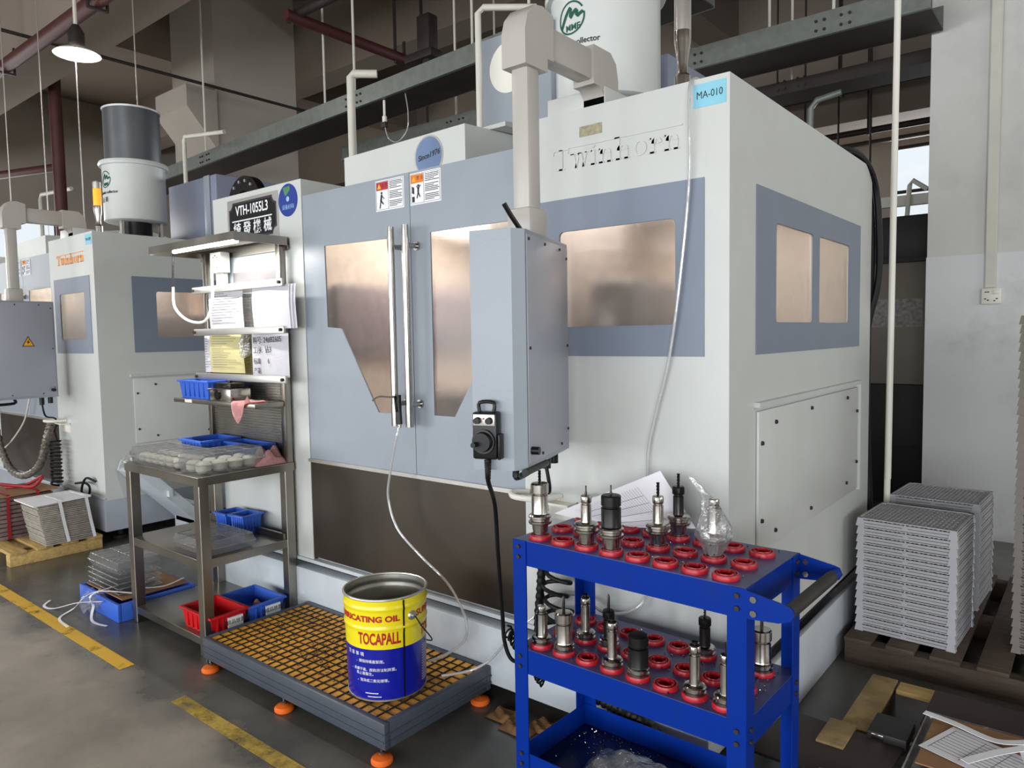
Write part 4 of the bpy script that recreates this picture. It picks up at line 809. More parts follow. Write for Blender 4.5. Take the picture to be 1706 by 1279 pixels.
# clear clamshell trays
def clam(label, x0, x1, y0, y1, z0, h, nx, ny, full, group=None, lid=True, name='clear_tray'):
    t = thing(name, label, 'clear tray', ((x0 + x1) / 2, (y0 + y1) / 2, z0), 0, group); q = .012
    b = MB(); hb = h * .5
    ws = [(x0, y0), (x1, y0), (x1, y1), (x0, y1)]; wi = [(x0 + q, y0 + q), (x1 - q, y0 + q), (x1 - q, y1 - q), (x0 + q, y1 - q)]
    def shell(z_a, z_b, a, c):
        A = [b.b.verts.new((p[0], p[1], z_a)) for p in a]; B = [b.b.verts.new((p[0], p[1], z_b)) for p in c]
        for i in range(4): b.b.faces.new((A[i], A[(i + 1) % 4], B[(i + 1) % 4], B[i]))
        return A, B
    A, B = shell(z0 + .002, z0 + hb, wi, ws); b.b.faces.new(A[::-1])
    bmesh.ops.solidify(b.b, geom=b.b.faces[:], thickness=.001); obj('base_shell', b, M['clear'], t)
    if lid:
        b = MB(); A, B = shell(z0 + hb + .002, z0 + h, ws, wi); b.b.faces.new(B)
        bmesh.ops.solidify(b.b, geom=b.b.faces[:], thickness=.001); obj('lid', b, M['clear'], t)
        r = MB()
        for i in range(1, ny): y = y0 + (y1 - y0) * i / ny; r.tube([(x0 + q, y, z0 + h), (x1 - q, y, z0 + h)], .0025, 6)
        for i in range(1, nx): x = x0 + (x1 - x0) * i / nx; r.tube([(x, y0 + q, z0 + h), (x, y1 - q, z0 + h)], .0025, 6)
        r.tube([(x0 + q, y0 + q, z0 + h), (x1 - q, y0 + q, z0 + h), (x1 - q, y1 - q, z0 + h), (x0 + q, y1 - q, z0 + h), (x0 + q, y0 + q, z0 + h)], .003, 6)
        obj('lid_rib', r, M['clear'], t)
    b = MB().tube([(x0, y0, z0 + hb), (x1, y0, z0 + hb), (x1, y1, z0 + hb), (x0, y1, z0 + hb), (x0, y0, z0 + hb)], .0035, 6); obj('flange', b, M['clear'], t)
    if full:
        dx, dy = (x1 - x0 - 2 * q) / nx, (y1 - y0 - 2 * q) / ny
        for i in range(nx):
            for j in range(ny):
                cx, cy = x0 + q + dx * (i + .5), y0 + q + dy * (j + .5)
                tag(obj('cast_part', MB().lathe([(dx * .26, 0), (dx * .4, h * .12), (dx * .42, h * .4), (dx * .3, h * .52), (dx * .12, h * .55)], (cx, cy, z0 + .006), 14), M['cellgrey']),
                    'white part in the %s, %s from the left, %s from the front' % (full, ordw(i), ordw(j)), 'part', 'white parts in the %s' % full)
    return t
clam('lidded clear tray of white parts at the near corner of the rack table', -2.73, -2.515, -.555, -.185, .922, .105, 2, 4, 'near clear tray')
clam('lidded clear tray of white parts at the left end of the rack table', -3.28, -2.77, -.56, -.33, .922, .09, 6, 2, 'left clear tray')
clam('empty clear tray with lid on the middle shelf of the rack', -2.88, -2.53, -.53, -.25, .497, .075, 3, 2, None)
wb = MB(); wb.sheet(lambda u, v: (-3.33 + .09 * u + .02 * math.sin(6 * v), -.6 + .1 * v, .93 + .05 * math.sin(math.pi * u) * math.sin(math.pi * v) + .012 * math.sin(13 * u + 7 * v)), 10, 10, .001)
tag(base_origin(obj('plastic_wrap', wb, M['film'])), 'crumpled clear wrap on the left corner of the rack table', 'wrap')
# things on the floor left of the rack
def crate(label, x0, x1, y0, y1, h):
    t = thing('crate', label, 'crate', ((x0 + x1) / 2, (y0 + y1) / 2, 0))
    b = MB().box(x0, x1, y0, y0 + .02, 0, h, .004); b.box(x0, x1, y1 - .02, y1, 0, h, .004); b.box(x0, x0 + .02, y0 + .02, y1 - .02, 0, h, .004); b.box(x1 - .02, x1, y0 + .02, y1 - .02, 0, h, .004); b.box(x0 + .02, x1 - .02, y0 + .02, y1 - .02, 0.01, .02)
    obj('frame', b, M['binblue'], t)
    for y in (y0 + .08, y0 + .2): obj('grip_hole', MB().box(x1 - .001, x1 + .001, y, y + .04, h * .55, h * .8), M['gap'], t)
    return t
crate('blue plastic crate on the floor against the left rack leg', -3.66, -3.345, -.64, -.18, .105)
crate('blue plastic crate on the floor under the left edge of the clear tray stack', -3.94, -3.69, -.62, -.2, .105)
tag(base_origin(obj('cardboard_sheet', MB().box(-3.90, -3.40, -.59, -.2, .106, .112), M['card'])), 'brown cardboard sheet laid over the two blue crates', 'cardboard')
for i in range(5):
    clam('%s from the top of the stack on the blue floor crates' % (('lidded clear tray, first', 'clear tray, second', 'clear tray, third', 'clear tray, fourth', 'clear tray, lowest, fifth')[i]), -3.88, -3.46, -.585, -.33, .113 + (4 - i) * .03, .07 if i == 0 else .027, 4, 2, None, 'clear trays stacked on the floor crates', lid=(i == 0))
def strap(label, pts, w=.014): tag(base_origin(obj('packing_strap', MB().ribbon(pts, w, .002), M['inkwhite'])), label, 'strap')
strap('long white packing strap trailing left from the floor crates', [(-3.5, -.66, .1), (-3.75, -.7, .05), (-3.9, -.78, .005), (-4.0, -.8, .004), (-4.08, -.74, .004)])
strap('white packing strap curling over the floor in front of the crates', [(-3.36, -.5, .13), (-3.62, -.65, .13), (-3.76, -.72, .02), (-3.7, -.82, .004), (-3.52, -.84, .004)])
strap('white packing strap looping down the end of the right blue crate', [(-3.64, -.3, .125), (-3.6, -.66, .13), (-3.58, -.68, .06), (-3.5, -.72, .005), (-3.35, -.7, .004)])
strap('white strap looped on the cardboard behind the rack leg', [(-3.45, -.2, .126), (-3.4, -.35, .126), (-3.5, -.45, .128), (-3.62, -.3, .126)], .012)
f = MB(); f.sheet(lambda u, v: (-3.78 + .2 * u, -.70 + .1 * v, .02 + .09 * v + .02 * math.sin(9 * u + 3 * v)), 12, 8, .001)
tag(base_origin(obj('plastic_wrap', f, M['film'])), 'torn clear wrap hanging off the front of the floor crates', 'wrap')
# pallet with strapped bundles at far left
def pallet(name, label, x0, x1, y0, y1, h, m, nb, along='Y', wood2=None):
    t = thing(name, label, 'pallet', ((x0 + x1) / 2, (y0 + y1) / 2, 0))
    if along == 'Y':
        for x in (x0, (x0 + x1) / 2 - .04, x1 - .08): obj('stringer', MB().box(x, x + .08, y0, y1, 0, h - .022, .004), M[m], t)
        w = (y1 - y0) / (nb * 1.45)
        for i in range(nb): y = y0 + (y1 - y0 - w) * i / (nb - 1); obj('deck_board', MB().box(x0 - .01, x1 + .01, y, y + w, h - .022, h, .003), M[wood2 or m], t)
    else:
        for y in (y0, (y0 + y1) / 2 - .04, y1 - .08): obj('stringer', MB().box(x0, x1, y, y + .08, 0, h - .022, .004), M[m], t)
        w = (x1 - x0) / (nb * 1.45)
        for i in range(nb): x = x0 + (x1 - x0 - w) * i / (nb - 1); obj('deck_board', MB().box(x, x + w, y0 - .01, y1 + .01, h - .022, h, .003), M[wood2 or m], t)
    return t
pallet('pallet', 'raw pine pallet on the floor at far left under the strapped bundles', -6.15, -5.07, -.66, -.035, .105, 'wood', 4)
def bundle(label, x0, x1, y0, y1, h, col, sm, top, lean, n):
    t = thing('strapped_bundle', label, 'bundle', ((x0 + x1) / 2, (y0 + y1) / 2, .105))
    for i in range(n):
        a = .105 + h * i / n; d = lean * i / n
        obj('tray_layer', MB().box(x0 + random.uniform(-.006, .006), x1 + random.uniform(-.006, .006), y0 + d + random.uniform(-.004, .004), y1 + d + random.uniform(-.004, .004), a, a + h / n * .8, .002), col, t)
    obj('top_board', MB().hexa([(x0 - .02, y0 + lean - .03, .105 + h), (x1 + .03, y0 + lean - .03, .105 + h), (x1 + .03, y1 + lean + .03, .105 + h + .01), (x0 - .02, y1 + lean + .03, .105 + h)], [(x0 - .02, y0 + lean - .03, .115 + h), (x1 + .03, y0 + lean - .03, .112 + h), (x1 + .03, y1 + lean + .03, .13 + h), (x0 - .02, y1 + lean + .03, .118 + h)]), top, t)
    for k in (.22, .72) if sm is M['darkred'] else (.45, 1.0):
        y = y0 + (y1 - y0) * k
        obj('strap', MB().ribbon([(x0 + .1, y + lean, .125 + h), (x1, y + lean, .128 + h), (x1 + .025, y + lean, .10 + h), (x1 + .014, y + lean * .5, .1 + h / 2), (x1 + .012, y, .11)], .022, .003, (0, 0, 1) if False else (1, 0, .3)), sm, t)
    return t
bd = mat('weathered_grey_layers', rgb(158, 152, 142), .6, var=.2, scale=24); bd2 = mat('maroon_grey_layers', rgb(118, 100, 98), .6, var=.3, scale=24)
b1 = bundle('bundle of dark trays tied with red strap at the far left edge', -5.95, -5.5, -.62, -.22, .33, bd2, M['darkred'], M['card'], .0, 10)
obj('tied_bow', MB().tube([(-5.8, -.45, .46), (-5.7, -.35, .475), (-5.6, -.3, .52), (-5.52, -.28, .55), (-5.55, -.33, .48), (-5.66, -.4, .48), (-5.75, -.5, .5)], .013, 6, 5), M['darkred'], b1)
bundle('leaning bundle of grey sheets tied with white strap on the pine pallet', -5.4, -5.05, -.43, -.10, .31, bd, M['inkwhite'], M['paper'], -.05, 22)
# far machine's chip chute
t = thing('chip_chute', 'inclined pale sheet-metal chip chute beside the far machine behind the rack', 'chute', (-4.75, .3, 0))
def slope(x0, x1, h0, h1): return MB().hexa([(x0, .08, .60 + h0), (x1, .08, .60 + h0), (x1, .56, .10 + h0), (x0, .56, .10 + h0)], [(x0, .11, .62 + h1), (x1, .11, .62 + h1), (x1, .59, .12 + h1), (x0, .59, .12 + h1)])
obj('trough', slope(-5.0, -4.66, 0, 0), M['base'], t); obj('side_wall', slope(-4.66, -4.64, 0, .06), M['base'], t); obj('side_wall', slope(-5.02, -5.0, 0, .06), M['base'], t)
obj('cross_bar', MB().box(-5.0, -4.6, .28, .31, .40, .45), M['base'], t)
obj('support_frame', MB().box(-4.98, -4.62, .5, .56, 0, .3), M['base'], t)
obj('mouth', MB().box(-4.96, -4.66, .5, .64, .13, .2), M['gap'], t)
# ------------------------------------------------------------------ tool cart
CX, CY, CT, CW, CD = -.545, -.501, -.023, .81, .408
ct = thing('tool_cart', 'cobalt blue steel tool cart with red sleeves in front of the machine', 'cart', (CX, CY, 0), CT)
CM = WM[ct.name]
def cobj(name, mb, m, par=None): mb.b.transform(CM); return obj(name, mb, m, par or ct)
def angle_post(x, y, sx, sy):
    b = MB(); w, th = .055, .004
    b.box(min(x, x + sx * w), max(x, x + sx * w), min(y, y + sy * th), max(y, y + sy * th), .06, .921); b.box(min(x, x + sx * th), max(x, x + sx * th), min(y + sy * th, y + sy * w), max(y + sy * th, y + sy * w), .06, .921)
    p = cobj('corner_post', b, M['cartblue'])
    for z in (.9, .865, .525, .49, .185, .15):
        cobj('post_bolt', MB().cyl((x + sx * .026, y + (0 if sy > 0 else 0), z), (x + sx * .026, y - sy * .006, z), .007, 10), M['darkmetal'], p)
        cobj('post_bolt', MB().cyl((x, y + sy * .03, z), (x - sx * .006, y + sy * .03, z), .007, 10), M['darkmetal'], p)
    c = cobj('caster', MB().cyl((x + sx * .03 - .015, y + sy * .03, .04), (x + sx * .03 + .015, y + sy * .03, .04), .04, 20), M['black']); cobj('caster_fork', MB().box(x + sx * .03 - .02, x + sx * .03 + .02, y + sy * .03 - .02, y + sy * .03 + .02, .055, .085), M['darkmetal'], c)
for x, y, sx, sy in ((0, 0, 1, 1), (CW, 0, -1, 1), (0, CD, 1, -1), (CW, CD, -1, -1)): angle_post(x, y, sx, sy)
for zt, h in ((.92, .083), (.55, .083)):
    s = MB(); s.box(.004, CW - .004, .004, .007, zt - h, zt); s.box(.004, CW - .004, CD - .007, CD - .004, zt - h, zt); s.box(.004, .007, .007, CD - .007, zt - h, zt); s.box(CW - .007, CW - .004, .007, CD - .007, zt - h, zt)
    sh = cobj('shelf_apron', s, M['cartblue'])
    hol = []
    for i in range(8):
        for j in range(3): hol.append(circ(.075 + .0932 * i, (.055, .18, .315)[j], .027, 16))
    cobj('shelf_top', MB().plate(rect(.0045, CW - .0045, .0045, CD - .0045), hol, lambda a, b_, z=zt: Vector((a, b_, z - .002)), (0, 0, .004)), M['carttop'])
    if 'ring_me' not in globals(): ring_me = None
    for i in range(8):
        for j in range(3):
            x, y = .075 + .0932 * i, (.055, .18, .315)[j]
            if ring_me is None:
                r = MB().lathe([(.0255, -.03), (.027, -.03), (.027, .0), (.038, .0), (.0385, .008), (.036, .014), (.031, .0145), (.030, .010), (.0275, .0105), (.026, .016), (.0245, .0155), (.0235, -.02), (.0255, -.03)], (0, 0, 0), 32, caps=False)
                for a in (0, 90, 180, 270): r.box(.019, .0245, -.004, .004, -.02, .015, T=Matrix.Rotation(math.radians(a + 20), 4, 'Z'))
                ring = obj('holder_sleeve', r, M['red'], ct, local=True); ring_me = ring.data
            else:
                ring = bpy.data.objects.new('holder_sleeve', ring_me); C.objects.link(ring); ring.parent = ct
            ring.location = (x, y, zt + .002); ring.rotation_euler = (0, 0, random.uniform(0, 3))
b = MB(); b.box(.004, CW - .004, .004, CD - .004, .105, .109); b.box(.004, CW - .004, .004, .007, .105, .19); b.box(.004, CW - .004, CD - .007, CD - .004, .105, .19); b.box(.004, .007, .007, CD - .007, .105, .19); b.box(CW - .007, CW - .004, .007, CD - .007, .105, .19)
cobj('bottom_tray', b, M['cartblue']); cobj('tray_floor', MB().box(.007, CW - .007, .007, CD - .007, .1095, .111), mat('oily_navy_sheet', rgb(24, 34, 78), .25, .2, var=.25, scale=8, dirt=rgb(12, 16, 30), dscale=5, damt=.8))
for y0, y1 in ((.0, .004), (CD - .004, CD)):
    b = MB(); b.prism([(CW, y0, .842), (CW + .085, y0, .85), (CW + .115, y0, .862), (CW + .124, y0, .878), (CW + .116, y0, .897), (CW + .1, y0, .902), (CW, y0, .918)], (0, y1 - y0, 0)); br = cobj('handle_bracket', b, M['cartblue'])
    for z in (.898, .86): cobj('bracket_bolt', MB().cyl((CW + .018, y0 - .004, z), (CW + .018, y1 + .004, z), .009, 10), M['chrome'], br)
cobj('handle_bar', MB().cyl((CW + .106, .004, .88), (CW + .106, CD - .004, .88), .0165, 18), M['cartblue']); cobj('handle_grip', MB().cyl((CW + .106, .01, .88), (CW + .106, CD - .05, .88), .018, 18), mat('worn_black_grip', rgb(46, 44, 40), .6, var=.4, scale=30))
# ------------------------------------------------------------------ tool holders
def cpt(i, j, z): return CM @ Vector((.075 + .0932 * i, (.055, .18, .315)[j], z))
def holder(i, j, zt, kind, label, cut='mill'):
    p = cpt(i, j, zt); t = thing('tool_holder', label, 'tool holder', (p.x, p.y, zt + .002)); z0 = zt
    dk = kind in ('blackthick', 'blackslim')
    ms = M['toolsteel']
    # taper and gripper flange; the taper sits in the sleeve
    top_only = kind.startswith('low') or zt < .7
    zf = z0 + (.052 if not top_only else .012)
    obj('taper', MB().lathe([(.0185, -.04), (.0195, -.01), (.0215 if top_only else .028, zf - z0)], (p.x, p.y, z0), 28), ms, t)
    fl = [(.028, 0), (.037, .002), (.0385, .006), (.0385, .011), (.033, .014), (.033, .020), (.0385, .023), (.0385, .029), (.035, .033), (.024, .036)]
    if top_only: fl = [(r * .86, z * .8) for r, z in fl]
    obj('flange', MB().lathe(fl, (p.x, p.y, zf), 32), ms, t); zz = zf + fl[-1][1]
    dims = {'fat': (.0275, .062, .030, .034), 'slim': (.0165, .055, .0175, .024), 'blackthick': (.031, .058, .031, .034), 'blackslim': (.0175, .06, .02, .026), 'cap': (.02, .075, .015, .02), 'long': (.0155, .085, .016, .022)}[kind]
    br, bh, nr, nh = dims
    obj('body', MB().lathe([(br * 1.05, 0), (br, .004), (br, bh), (br * .82, bh + .002), (br * .82, bh + .006)], (p.x, p.y, zz), 30), M['black'] if kind == 'blackthick' else (M['darksteel'] if kind == 'blackslim' else ms), t); zz += bh + .006
    n = MB().lathe([(nr * .94, 0), (nr, .002), (nr, nh - .004), (nr * .86, nh), (nr * .4, nh + .0005)], (p.x, p.y, zz), 18 if kind in ('slim', 'long') else 30, caps=True)
    for k in range(6):
        a = k * math.pi / 3; n.box(nr * .93, nr * 1.03, -.003, .003, .006, nh - .003, T=Matrix.Translation((p.x, p.y, zz)) @ Matrix.Rotation(a, 4, 'Z'))
    obj('collet_nut', n, M['black'] if dk else M['toolsteel'], t); zz += nh
    if cut:
        r, L = {'mill': (.0052, .042), 'fine': (.0024, .03), 'drill': (.0055, .055), 'tap': (.0045, .035), 'needle': (.0014, .035), 'stub': (.009, .012)}[cut]
        if cut in ('mill', 'tap'):
            c = MB(); N = 14
            rings = []
            for q in range(N + 1):
                zq = L * q / N; rings.append([c.b.verts.new((p.x + r * (1 if k % 2 else .55) * math.cos(k * math.pi / 4 + q * .45), p.y + r * (1 if k % 2 else .55) * math.sin(k * math.pi / 4 + q * .45), zz + zq)) for k in range(8)])
            for a, b2 in zip(rings, rings[1:]):
                for k in range(8): c.b.faces.new((a[k], a[(k + 1) % 8], b2[(k + 1) % 8], b2[k]))
            c.b.faces.new(rings[-1])
        elif cut == 'drill': c = MB().lathe([(r, 0), (r, L * .85), (.0005, L)], (p.x, p.y, zz), 6)
        else: c = MB().lathe([(r * 1.6, 0), (r * 1.6, L * .3), (r, L * .42), (r, L)], (p.x, p.y, zz), 12)
        obj('cutter', c, M['darksteel'], t)
    return t
G1 = .92; G2 = .55
holder(0, 0, G1, 'fat', 'thick steel collet chuck at the far left of the cart top, front row', 'mill')
holder(2, 0, G1, 'slim', 'slim steel collet holder on the cart top between thick steel and black chucks', 'fine')
holder(3, 0, G1, 'blackthick', 'thick black collet chuck in the front row of the cart top', 'fine')
holder(4, 1, G1, 'slim', 'slim steel holder with fluted mill in front of the ruled paper', 'mill')
holder(4, 2, G1, 'blackslim', 'dark slim holder with black nut half hidden behind the ruled paper', 'mill')
holder(6, 1, G1, 'cap', 'steel holder wrapped in a clear bag on the cart top', None)
holder(0, 0, G2, 'cap', 'capped steel holder at the far left of the lower cart shelf, front row', None)
holder(1, 0, G2, 'fat', 'steel chuck with thin drill, second in the front row of the lower shelf', 'drill')
holder(3, 0, G2, 'long', 'long slim steel holder without cutter, front row of the lower shelf', 'stub')
holder(4, 0, G2, 'blackthick', 'thick black chuck in the front row of the lower cart shelf', None)
holder(6, 0, G2, 'long', 'long bright holder with hex nut, front row of lower shelf near the post', 'stub')
holder(7, 0, G2, 'long', 'bright holder with needle-fine drill beside the front right cart post', 'needle')
holder(1, 1, G2, 'long', 'steel holder in the middle row of the lower shelf, left half', 'stub')
holder(2, 1, G2, 'blackslim', 'dark holder with pointed drill in the middle row of the lower shelf', 'drill')
holder(5, 2, G2, 'blackslim', 'dark polished holder at the back of the lower cart shelf', 'tap')
holder(7, 2, G2, 'fat', 'steel chuck with long dark drill behind the front right cart post', 'drill')
# bag over one holder
p = cpt(6, 1, G1)
bg = MB(); N = 22; prof = [(.022, .018), (.034, .045), (.05, .075), (.052, .095), (.044, .12), (.03, .155), (.022, .185)]
rings = []
for q, (r, z) in enumerate(prof):
    rings.append([bg.b.verts.new((p.x + r * (1 + .12 * math.sin(3 * k + q * 1.7) + .06 * math.sin(7 * k * .9 + q)) * math.cos(2 * math.pi * k / N) - max(0, z - .12) * .25, p.y + r * (1 + .1 * math.sin(2 * k + q)) * math.sin(2 * math.pi * k / N), G1 + z)) for k in range(N)])
for q, (dx, dz, w) in enumerate(((-.03, .20, .024), (-.055, .225, .02), (-.075, .245, .016))):
    rings.append([bg.b.verts.new((p.x + dx + w * math.cos(2 * math.pi * k / N), p.y + .004 * math.sin(2 * math.pi * k / N), G1 + dz - .3 * w * math.cos(2 * math.pi * k / N))) for k in range(N)])
for a, b in zip(rings, rings[1:]):
    for k in range(N): bg.b.faces.new((a[k], a[(k + 1) % N], b[(k + 1) % N], b[k]))
tag(base_origin(obj('plastic_bag', bg, M['film'], ang=20)), 'clear plastic bag pulled over one holder on the cart top', 'bag')
# ruled paper leaning on the cart
t = thing('drawing_sheet', 'ruled white sheet propped behind the tool holders on the cart', 'paper', (-.3, -.16, .924))
A, B_, Cc = Vector((-.60, -.185, .935)), Vector((-.19, -.13, 1.13)), Vector((-.05, -.15, .955)); Dd = Vector((-.34, -.2, .926))
def pf(u, v):
    q = A.lerp(B_, u).lerp(Dd.lerp(Cc, u), v); return q + Vector((0, -.018 * math.sin(math.pi * u) * math.sin(math.pi * v), 0))
obj('leaf', MB().sheet(pf, 16, 10), M['paper'], t, ang=80)
k = MB()
for i in range(26):
    u = .16 + .6 * i / 25; a, b = pf(u, .12), pf(u, .96); d = (pf(u + .0024, .5) - pf(u, .5)); o = Vector((0, -.0025, 0)); m_ = pf(u, .5)
    for x, y in ((a, m_), (m_, b)): k.prism([x + o, y + o, y + o + d, x + o + d], (0, -.0002, 0))
for v in (.3, .45, .62, .8):
    for i in range(10): a, b = pf(.16 + .06 * i, v), pf(.16 + .06 * (i + 1), v); o = Vector((0, -.0028, 0)); k.prism([a + o, b + o, b + o + Vector((0, 0, .0015)), a + o + Vector((0, 0, .0015))], (0, -.0002, 0))
obj('ruled_grid', k, mat('grey_ruling', rgb(130, 130, 142), .7), t)
fl = MB(); fl.sheet(lambda u, v: CM @ Vector((.17 + .42 * u, .04 + .26 * v, .115 + .095 * max(0, math.sin(math.pi * u) ** .6) * math.sin(math.pi * v) + .014 * math.sin(17 * u + 4 * v) * math.sin(13 * v))), 24, 14, .001)
tag(base_origin(obj('plastic_wrap', fl, M['film'], ang=25)), 'crumpled clear plastic in the bottom tray of the blue cart', 'wrap')
# metal chips
def chips(label, n, f, z, name='metal_chips'):
    b = MB()
    for _ in range(n):
        x, y = f(); q = CM @ Vector((x, y, z)); s = random.uniform(.0012, .003); T = Matrix.Translation((q.x, q.y, z + s)) @ Matrix.Rotation(random.uniform(0, 6), 4, Vector((random.random(), random.random(), 1)).normalized())
        b.box(-s, s, -s * .7, s * .7, -s * .4, s * .4, T=T)
    tag(obj(name, b, M['chrome']), label, 'metal chips', kind='stuff')
chips('glittering metal chips strewn on the lower shelf of the cart', 260, lambda: (random.uniform(.03, .78), random.uniform(.02, .39)), .5525)
chips('bright metal chips scattered in the bottom tray of the cart', 160, lambda: (min(.78, .04 + abs(random.gauss(0, .22))), .39 - min(.36, abs(random.gauss(0, .12)))), .1112)
chips('few metal chips on the top shelf of the cart', 90, lambda: (random.uniform(.3, .78), random.uniform(.02, .39)), .9222)
# ------------------------------------------------------------------ hand wheel on the control box
rz = math.radians(18.4); uu = Vector((-math.sin(rz), math.cos(rz), 0)); ww = Vector((-math.cos(rz), -math.sin(rz), 0)); n0 = Vector((-.593, -.368, 0)) - uu * .25 - ww * .09
o = n0 + ww * .118; TT = Matrix(((-ww.x, uu.x, 0, o.x), (-ww.y, uu.y, 0, o.y), (0, 0, 1, 1.212), (0, 0, 0, 1)))
t = thing('handwheel_pendant', 'black handwheel pendant stuck to the front of the control box', 'handwheel pendant', (o.x, o.y, 1.212))
obj('case', MB().box(-.042, .042, -.045, -.001, 0, .15, .008, T=TT), M['black'], t)
obj('carry_loop', MB().tube([TT @ Vector(p) for p in ((-.024, -.02, .148), (-.024, -.02, .178), (.024, -.02, .178), (.024, -.02, .148))], .006, 10, 4), M['black'], t)
fp = obj('selector_plate', MB().box(-.036, .036, -.0465, -.045, .108, .143, .0004, T=TT), M['silver'], t)
for x in (-.02, .02): obj('selector_knob', MB().cyl(TT @ Vector((x, -.046, .124)), TT @ Vector((x, -.062, .124)), .0115, 16, .010), M['black'], fp)
obj('indicator_lamp', MB().cyl(TT @ Vector((0, -.046, .13)), TT @ Vector((0, -.049, .13)), .003, 10), M['inkred'], fp)
wd = obj('wheel_dial', MB().cyl(TT @ Vector((0, -.045, .058)), TT @ Vector((0, -.056, .058)), .038, 36), M['darksteel'], t); obj('hand_wheel', MB().cyl(TT @ Vector((0, -.056, .058)), TT @ Vector((0, -.072, .058)), .032, 36, .029), M['black'], t)
obj('crank_grip', MB().cyl(TT @ Vector((-.018, -.07, .052)), TT @ Vector((-.018, -.095, .052)), .008, 14), M['black'], t)
obj('side_clip', MB().box(.042, .05, -.04, -.005, .0, .08, .002, T=TT), M['black'], t)
st = TT @ Vector((0, -.02, 0)); g = MB()
for k in range(9): g.cyl(st - Vector((0, 0, .005 + k * .007)), st - Vector((0, 0, .0095 + k * .007)), .0115 - k * .0003, 12)
obj('strain_relief', g, M['rubber'], t)
obj('cable', MB().tube([st, st - Vector((0, 0, .07)), (-.63, -.49, 1.02), (-.675, -.425, .82), (-.715, -.36, .58), (-.72, -.345, .47), (-.70, -.33, .4), (-.66, -.3, .385)], .0075, 10, 8), M['rubber'], t)
co = MB(); co.tube([(-.70 + .13 * q / 140 + .004 * math.sin(q), -.35 + .04 * q / 140 + .02 * math.sin(q * .8), .515 - .17 * q / 140 + .02 * math.cos(q * .8)) for q in range(141)], .004, 6)
obj('coiled_cable', co, M['rubber'], t)
# ------------------------------------------------------------------ air lines on both machines
def coil(label, ox, x, y, z0, z1, r, n, ext=()):
    b = MB(); N = n * 12; pts = list(ext) + [(ox + x + r * math.cos(2 * math.pi * q / 12) + .012 * math.sin(q * .21), y + r * .55 * math.sin(2 * math.pi * q / 12), z0 + (z1 - z0) * q / N) for q in range(N + 1)]
    b.tube(pts, .0085, 8); tag(base_origin(obj('coiled_hose', b, M['rubber'])), label, 'hose')
coil('black coiled air hose hanging on the machine front behind the blue cart', 0, -.66, -.09, .70, .36, .058, 6, [(-.735, -.05, .93), (-.73, -.07, .80)])
coil('black coiled air hose hanging at the far machine above the grey bundle', -5.05, -.70, -.10, .80, .43, .065, 12, [(-5.80, -.06, .93), (-5.80, -.08, .87)])
def corr(label, pts, r, m='rubber', step=.012, name='corrugated_hose'):
    P = spline([Vector(p) for p in pts], 14); b = MB(); b.tube(P, lambda u: r * (.86 + .14 * math.sin(u * len(P) * 2.2)), 10); tag(base_origin(obj(name, b, M[m], ang=60)), label, 'hose'); return b
corr('black corrugated conduit running down behind the cart beside the coiled hose', [(-.74, -.06, .91), (-.735, -.08, .75), (-.74, -.09, .6), (-.755, -.09, .45), (-.74, -.1, .36)], .02)
corr('thick black corrugated hose on the floor behind the cart bottom tray', [(-.66, -.06, .30), (-.52, -.06, .215), (-.40, -.06, .195), (-.30, -.06, .175), (-.2, -.06, .1), (-.1, -.06, .032), (.05, -.06, .03)], .028)
corr('film-wrapped corrugated hose hanging in a loop at the far machine', [(-5.05 - 2.1, -.13, .9), (-5.05 - 1.9, -.14, .63), (-5.05 - 1.63, -.15, .47), (-5.05 - 1.29, -.15, .45), (-5.05 - .98, -.13, .57), (-5.05 - .81, -.12, .81), (-5.05 - .785, -.09, .94)], .034, 'foil')
def hose(label, pts, r=.006, m='tube'): tag(base_origin(obj('air_tube', MB().tube(pts, r, 8, 8), M[m])), label, 'tube')
hose('clear tube trailing from the air gun on the door handles to the yellow grating', [(-1.545, -.09, 1.2), (-1.57, -.1, 1.1), (-1.61, -.1, .96), (-1.626, -.1, .844), (-1.568, -.1, .709), (-1.419, -.1, .607), (-1.251, -.1, .515), (-1.163, -.1, .413), (-1.137, -.1, .339), (-1.16, -.1, .27), (-1.24, -.14, .2), (-1.30, -.18, .172)])
hose('clear tube curving over the right end of the grating from behind the cart', [(-.95, -.08, .30), (-1.02, -.09, .22), (-1.085, -.13, .175), (-1.13, -.2, .170), (-1.16, -.24, .170)])
hose('long clear tube hanging down the machine front from the chrome signal pole', [(-.135, .1, 2.47), (-.132, -.02, 2.43), (-.135, -.02, 2.117), (-.171, -.025, 1.754), (-.213, -.02, 1.505), (-.265, -.02, 1.311), (-.297, -.02, 1.156), (-.30, -.02, .9), (-.30, -.02, .66), (-.36, -.03, .57), (-.47, -.05, .545), (-.56, -.05, .58), (-.64, -.04, .57), (-.76, -.04, .48), (-.85, -.04, .41)])
hose('thin pale tube hanging under the far control box', [(-6.42, -.02, 1.24), (-6.44, -.05, 1.1), (-6.6, -.05, .9), (-6.95, -.05, .7), (-7.2, -.05, .6)], .008, 'conduit')
hose('black cable looped at the socket on the far machine lower corner', [(-5.2, -.01, .5), (-5.26, -.06, .53), (-5.33, -.07, .42), (-5.25, -.05, .4), (-5.2, -.06, .47), (-5.3, -.06, .49), (-5.5, -.05, .46)], .009, 'rubber')
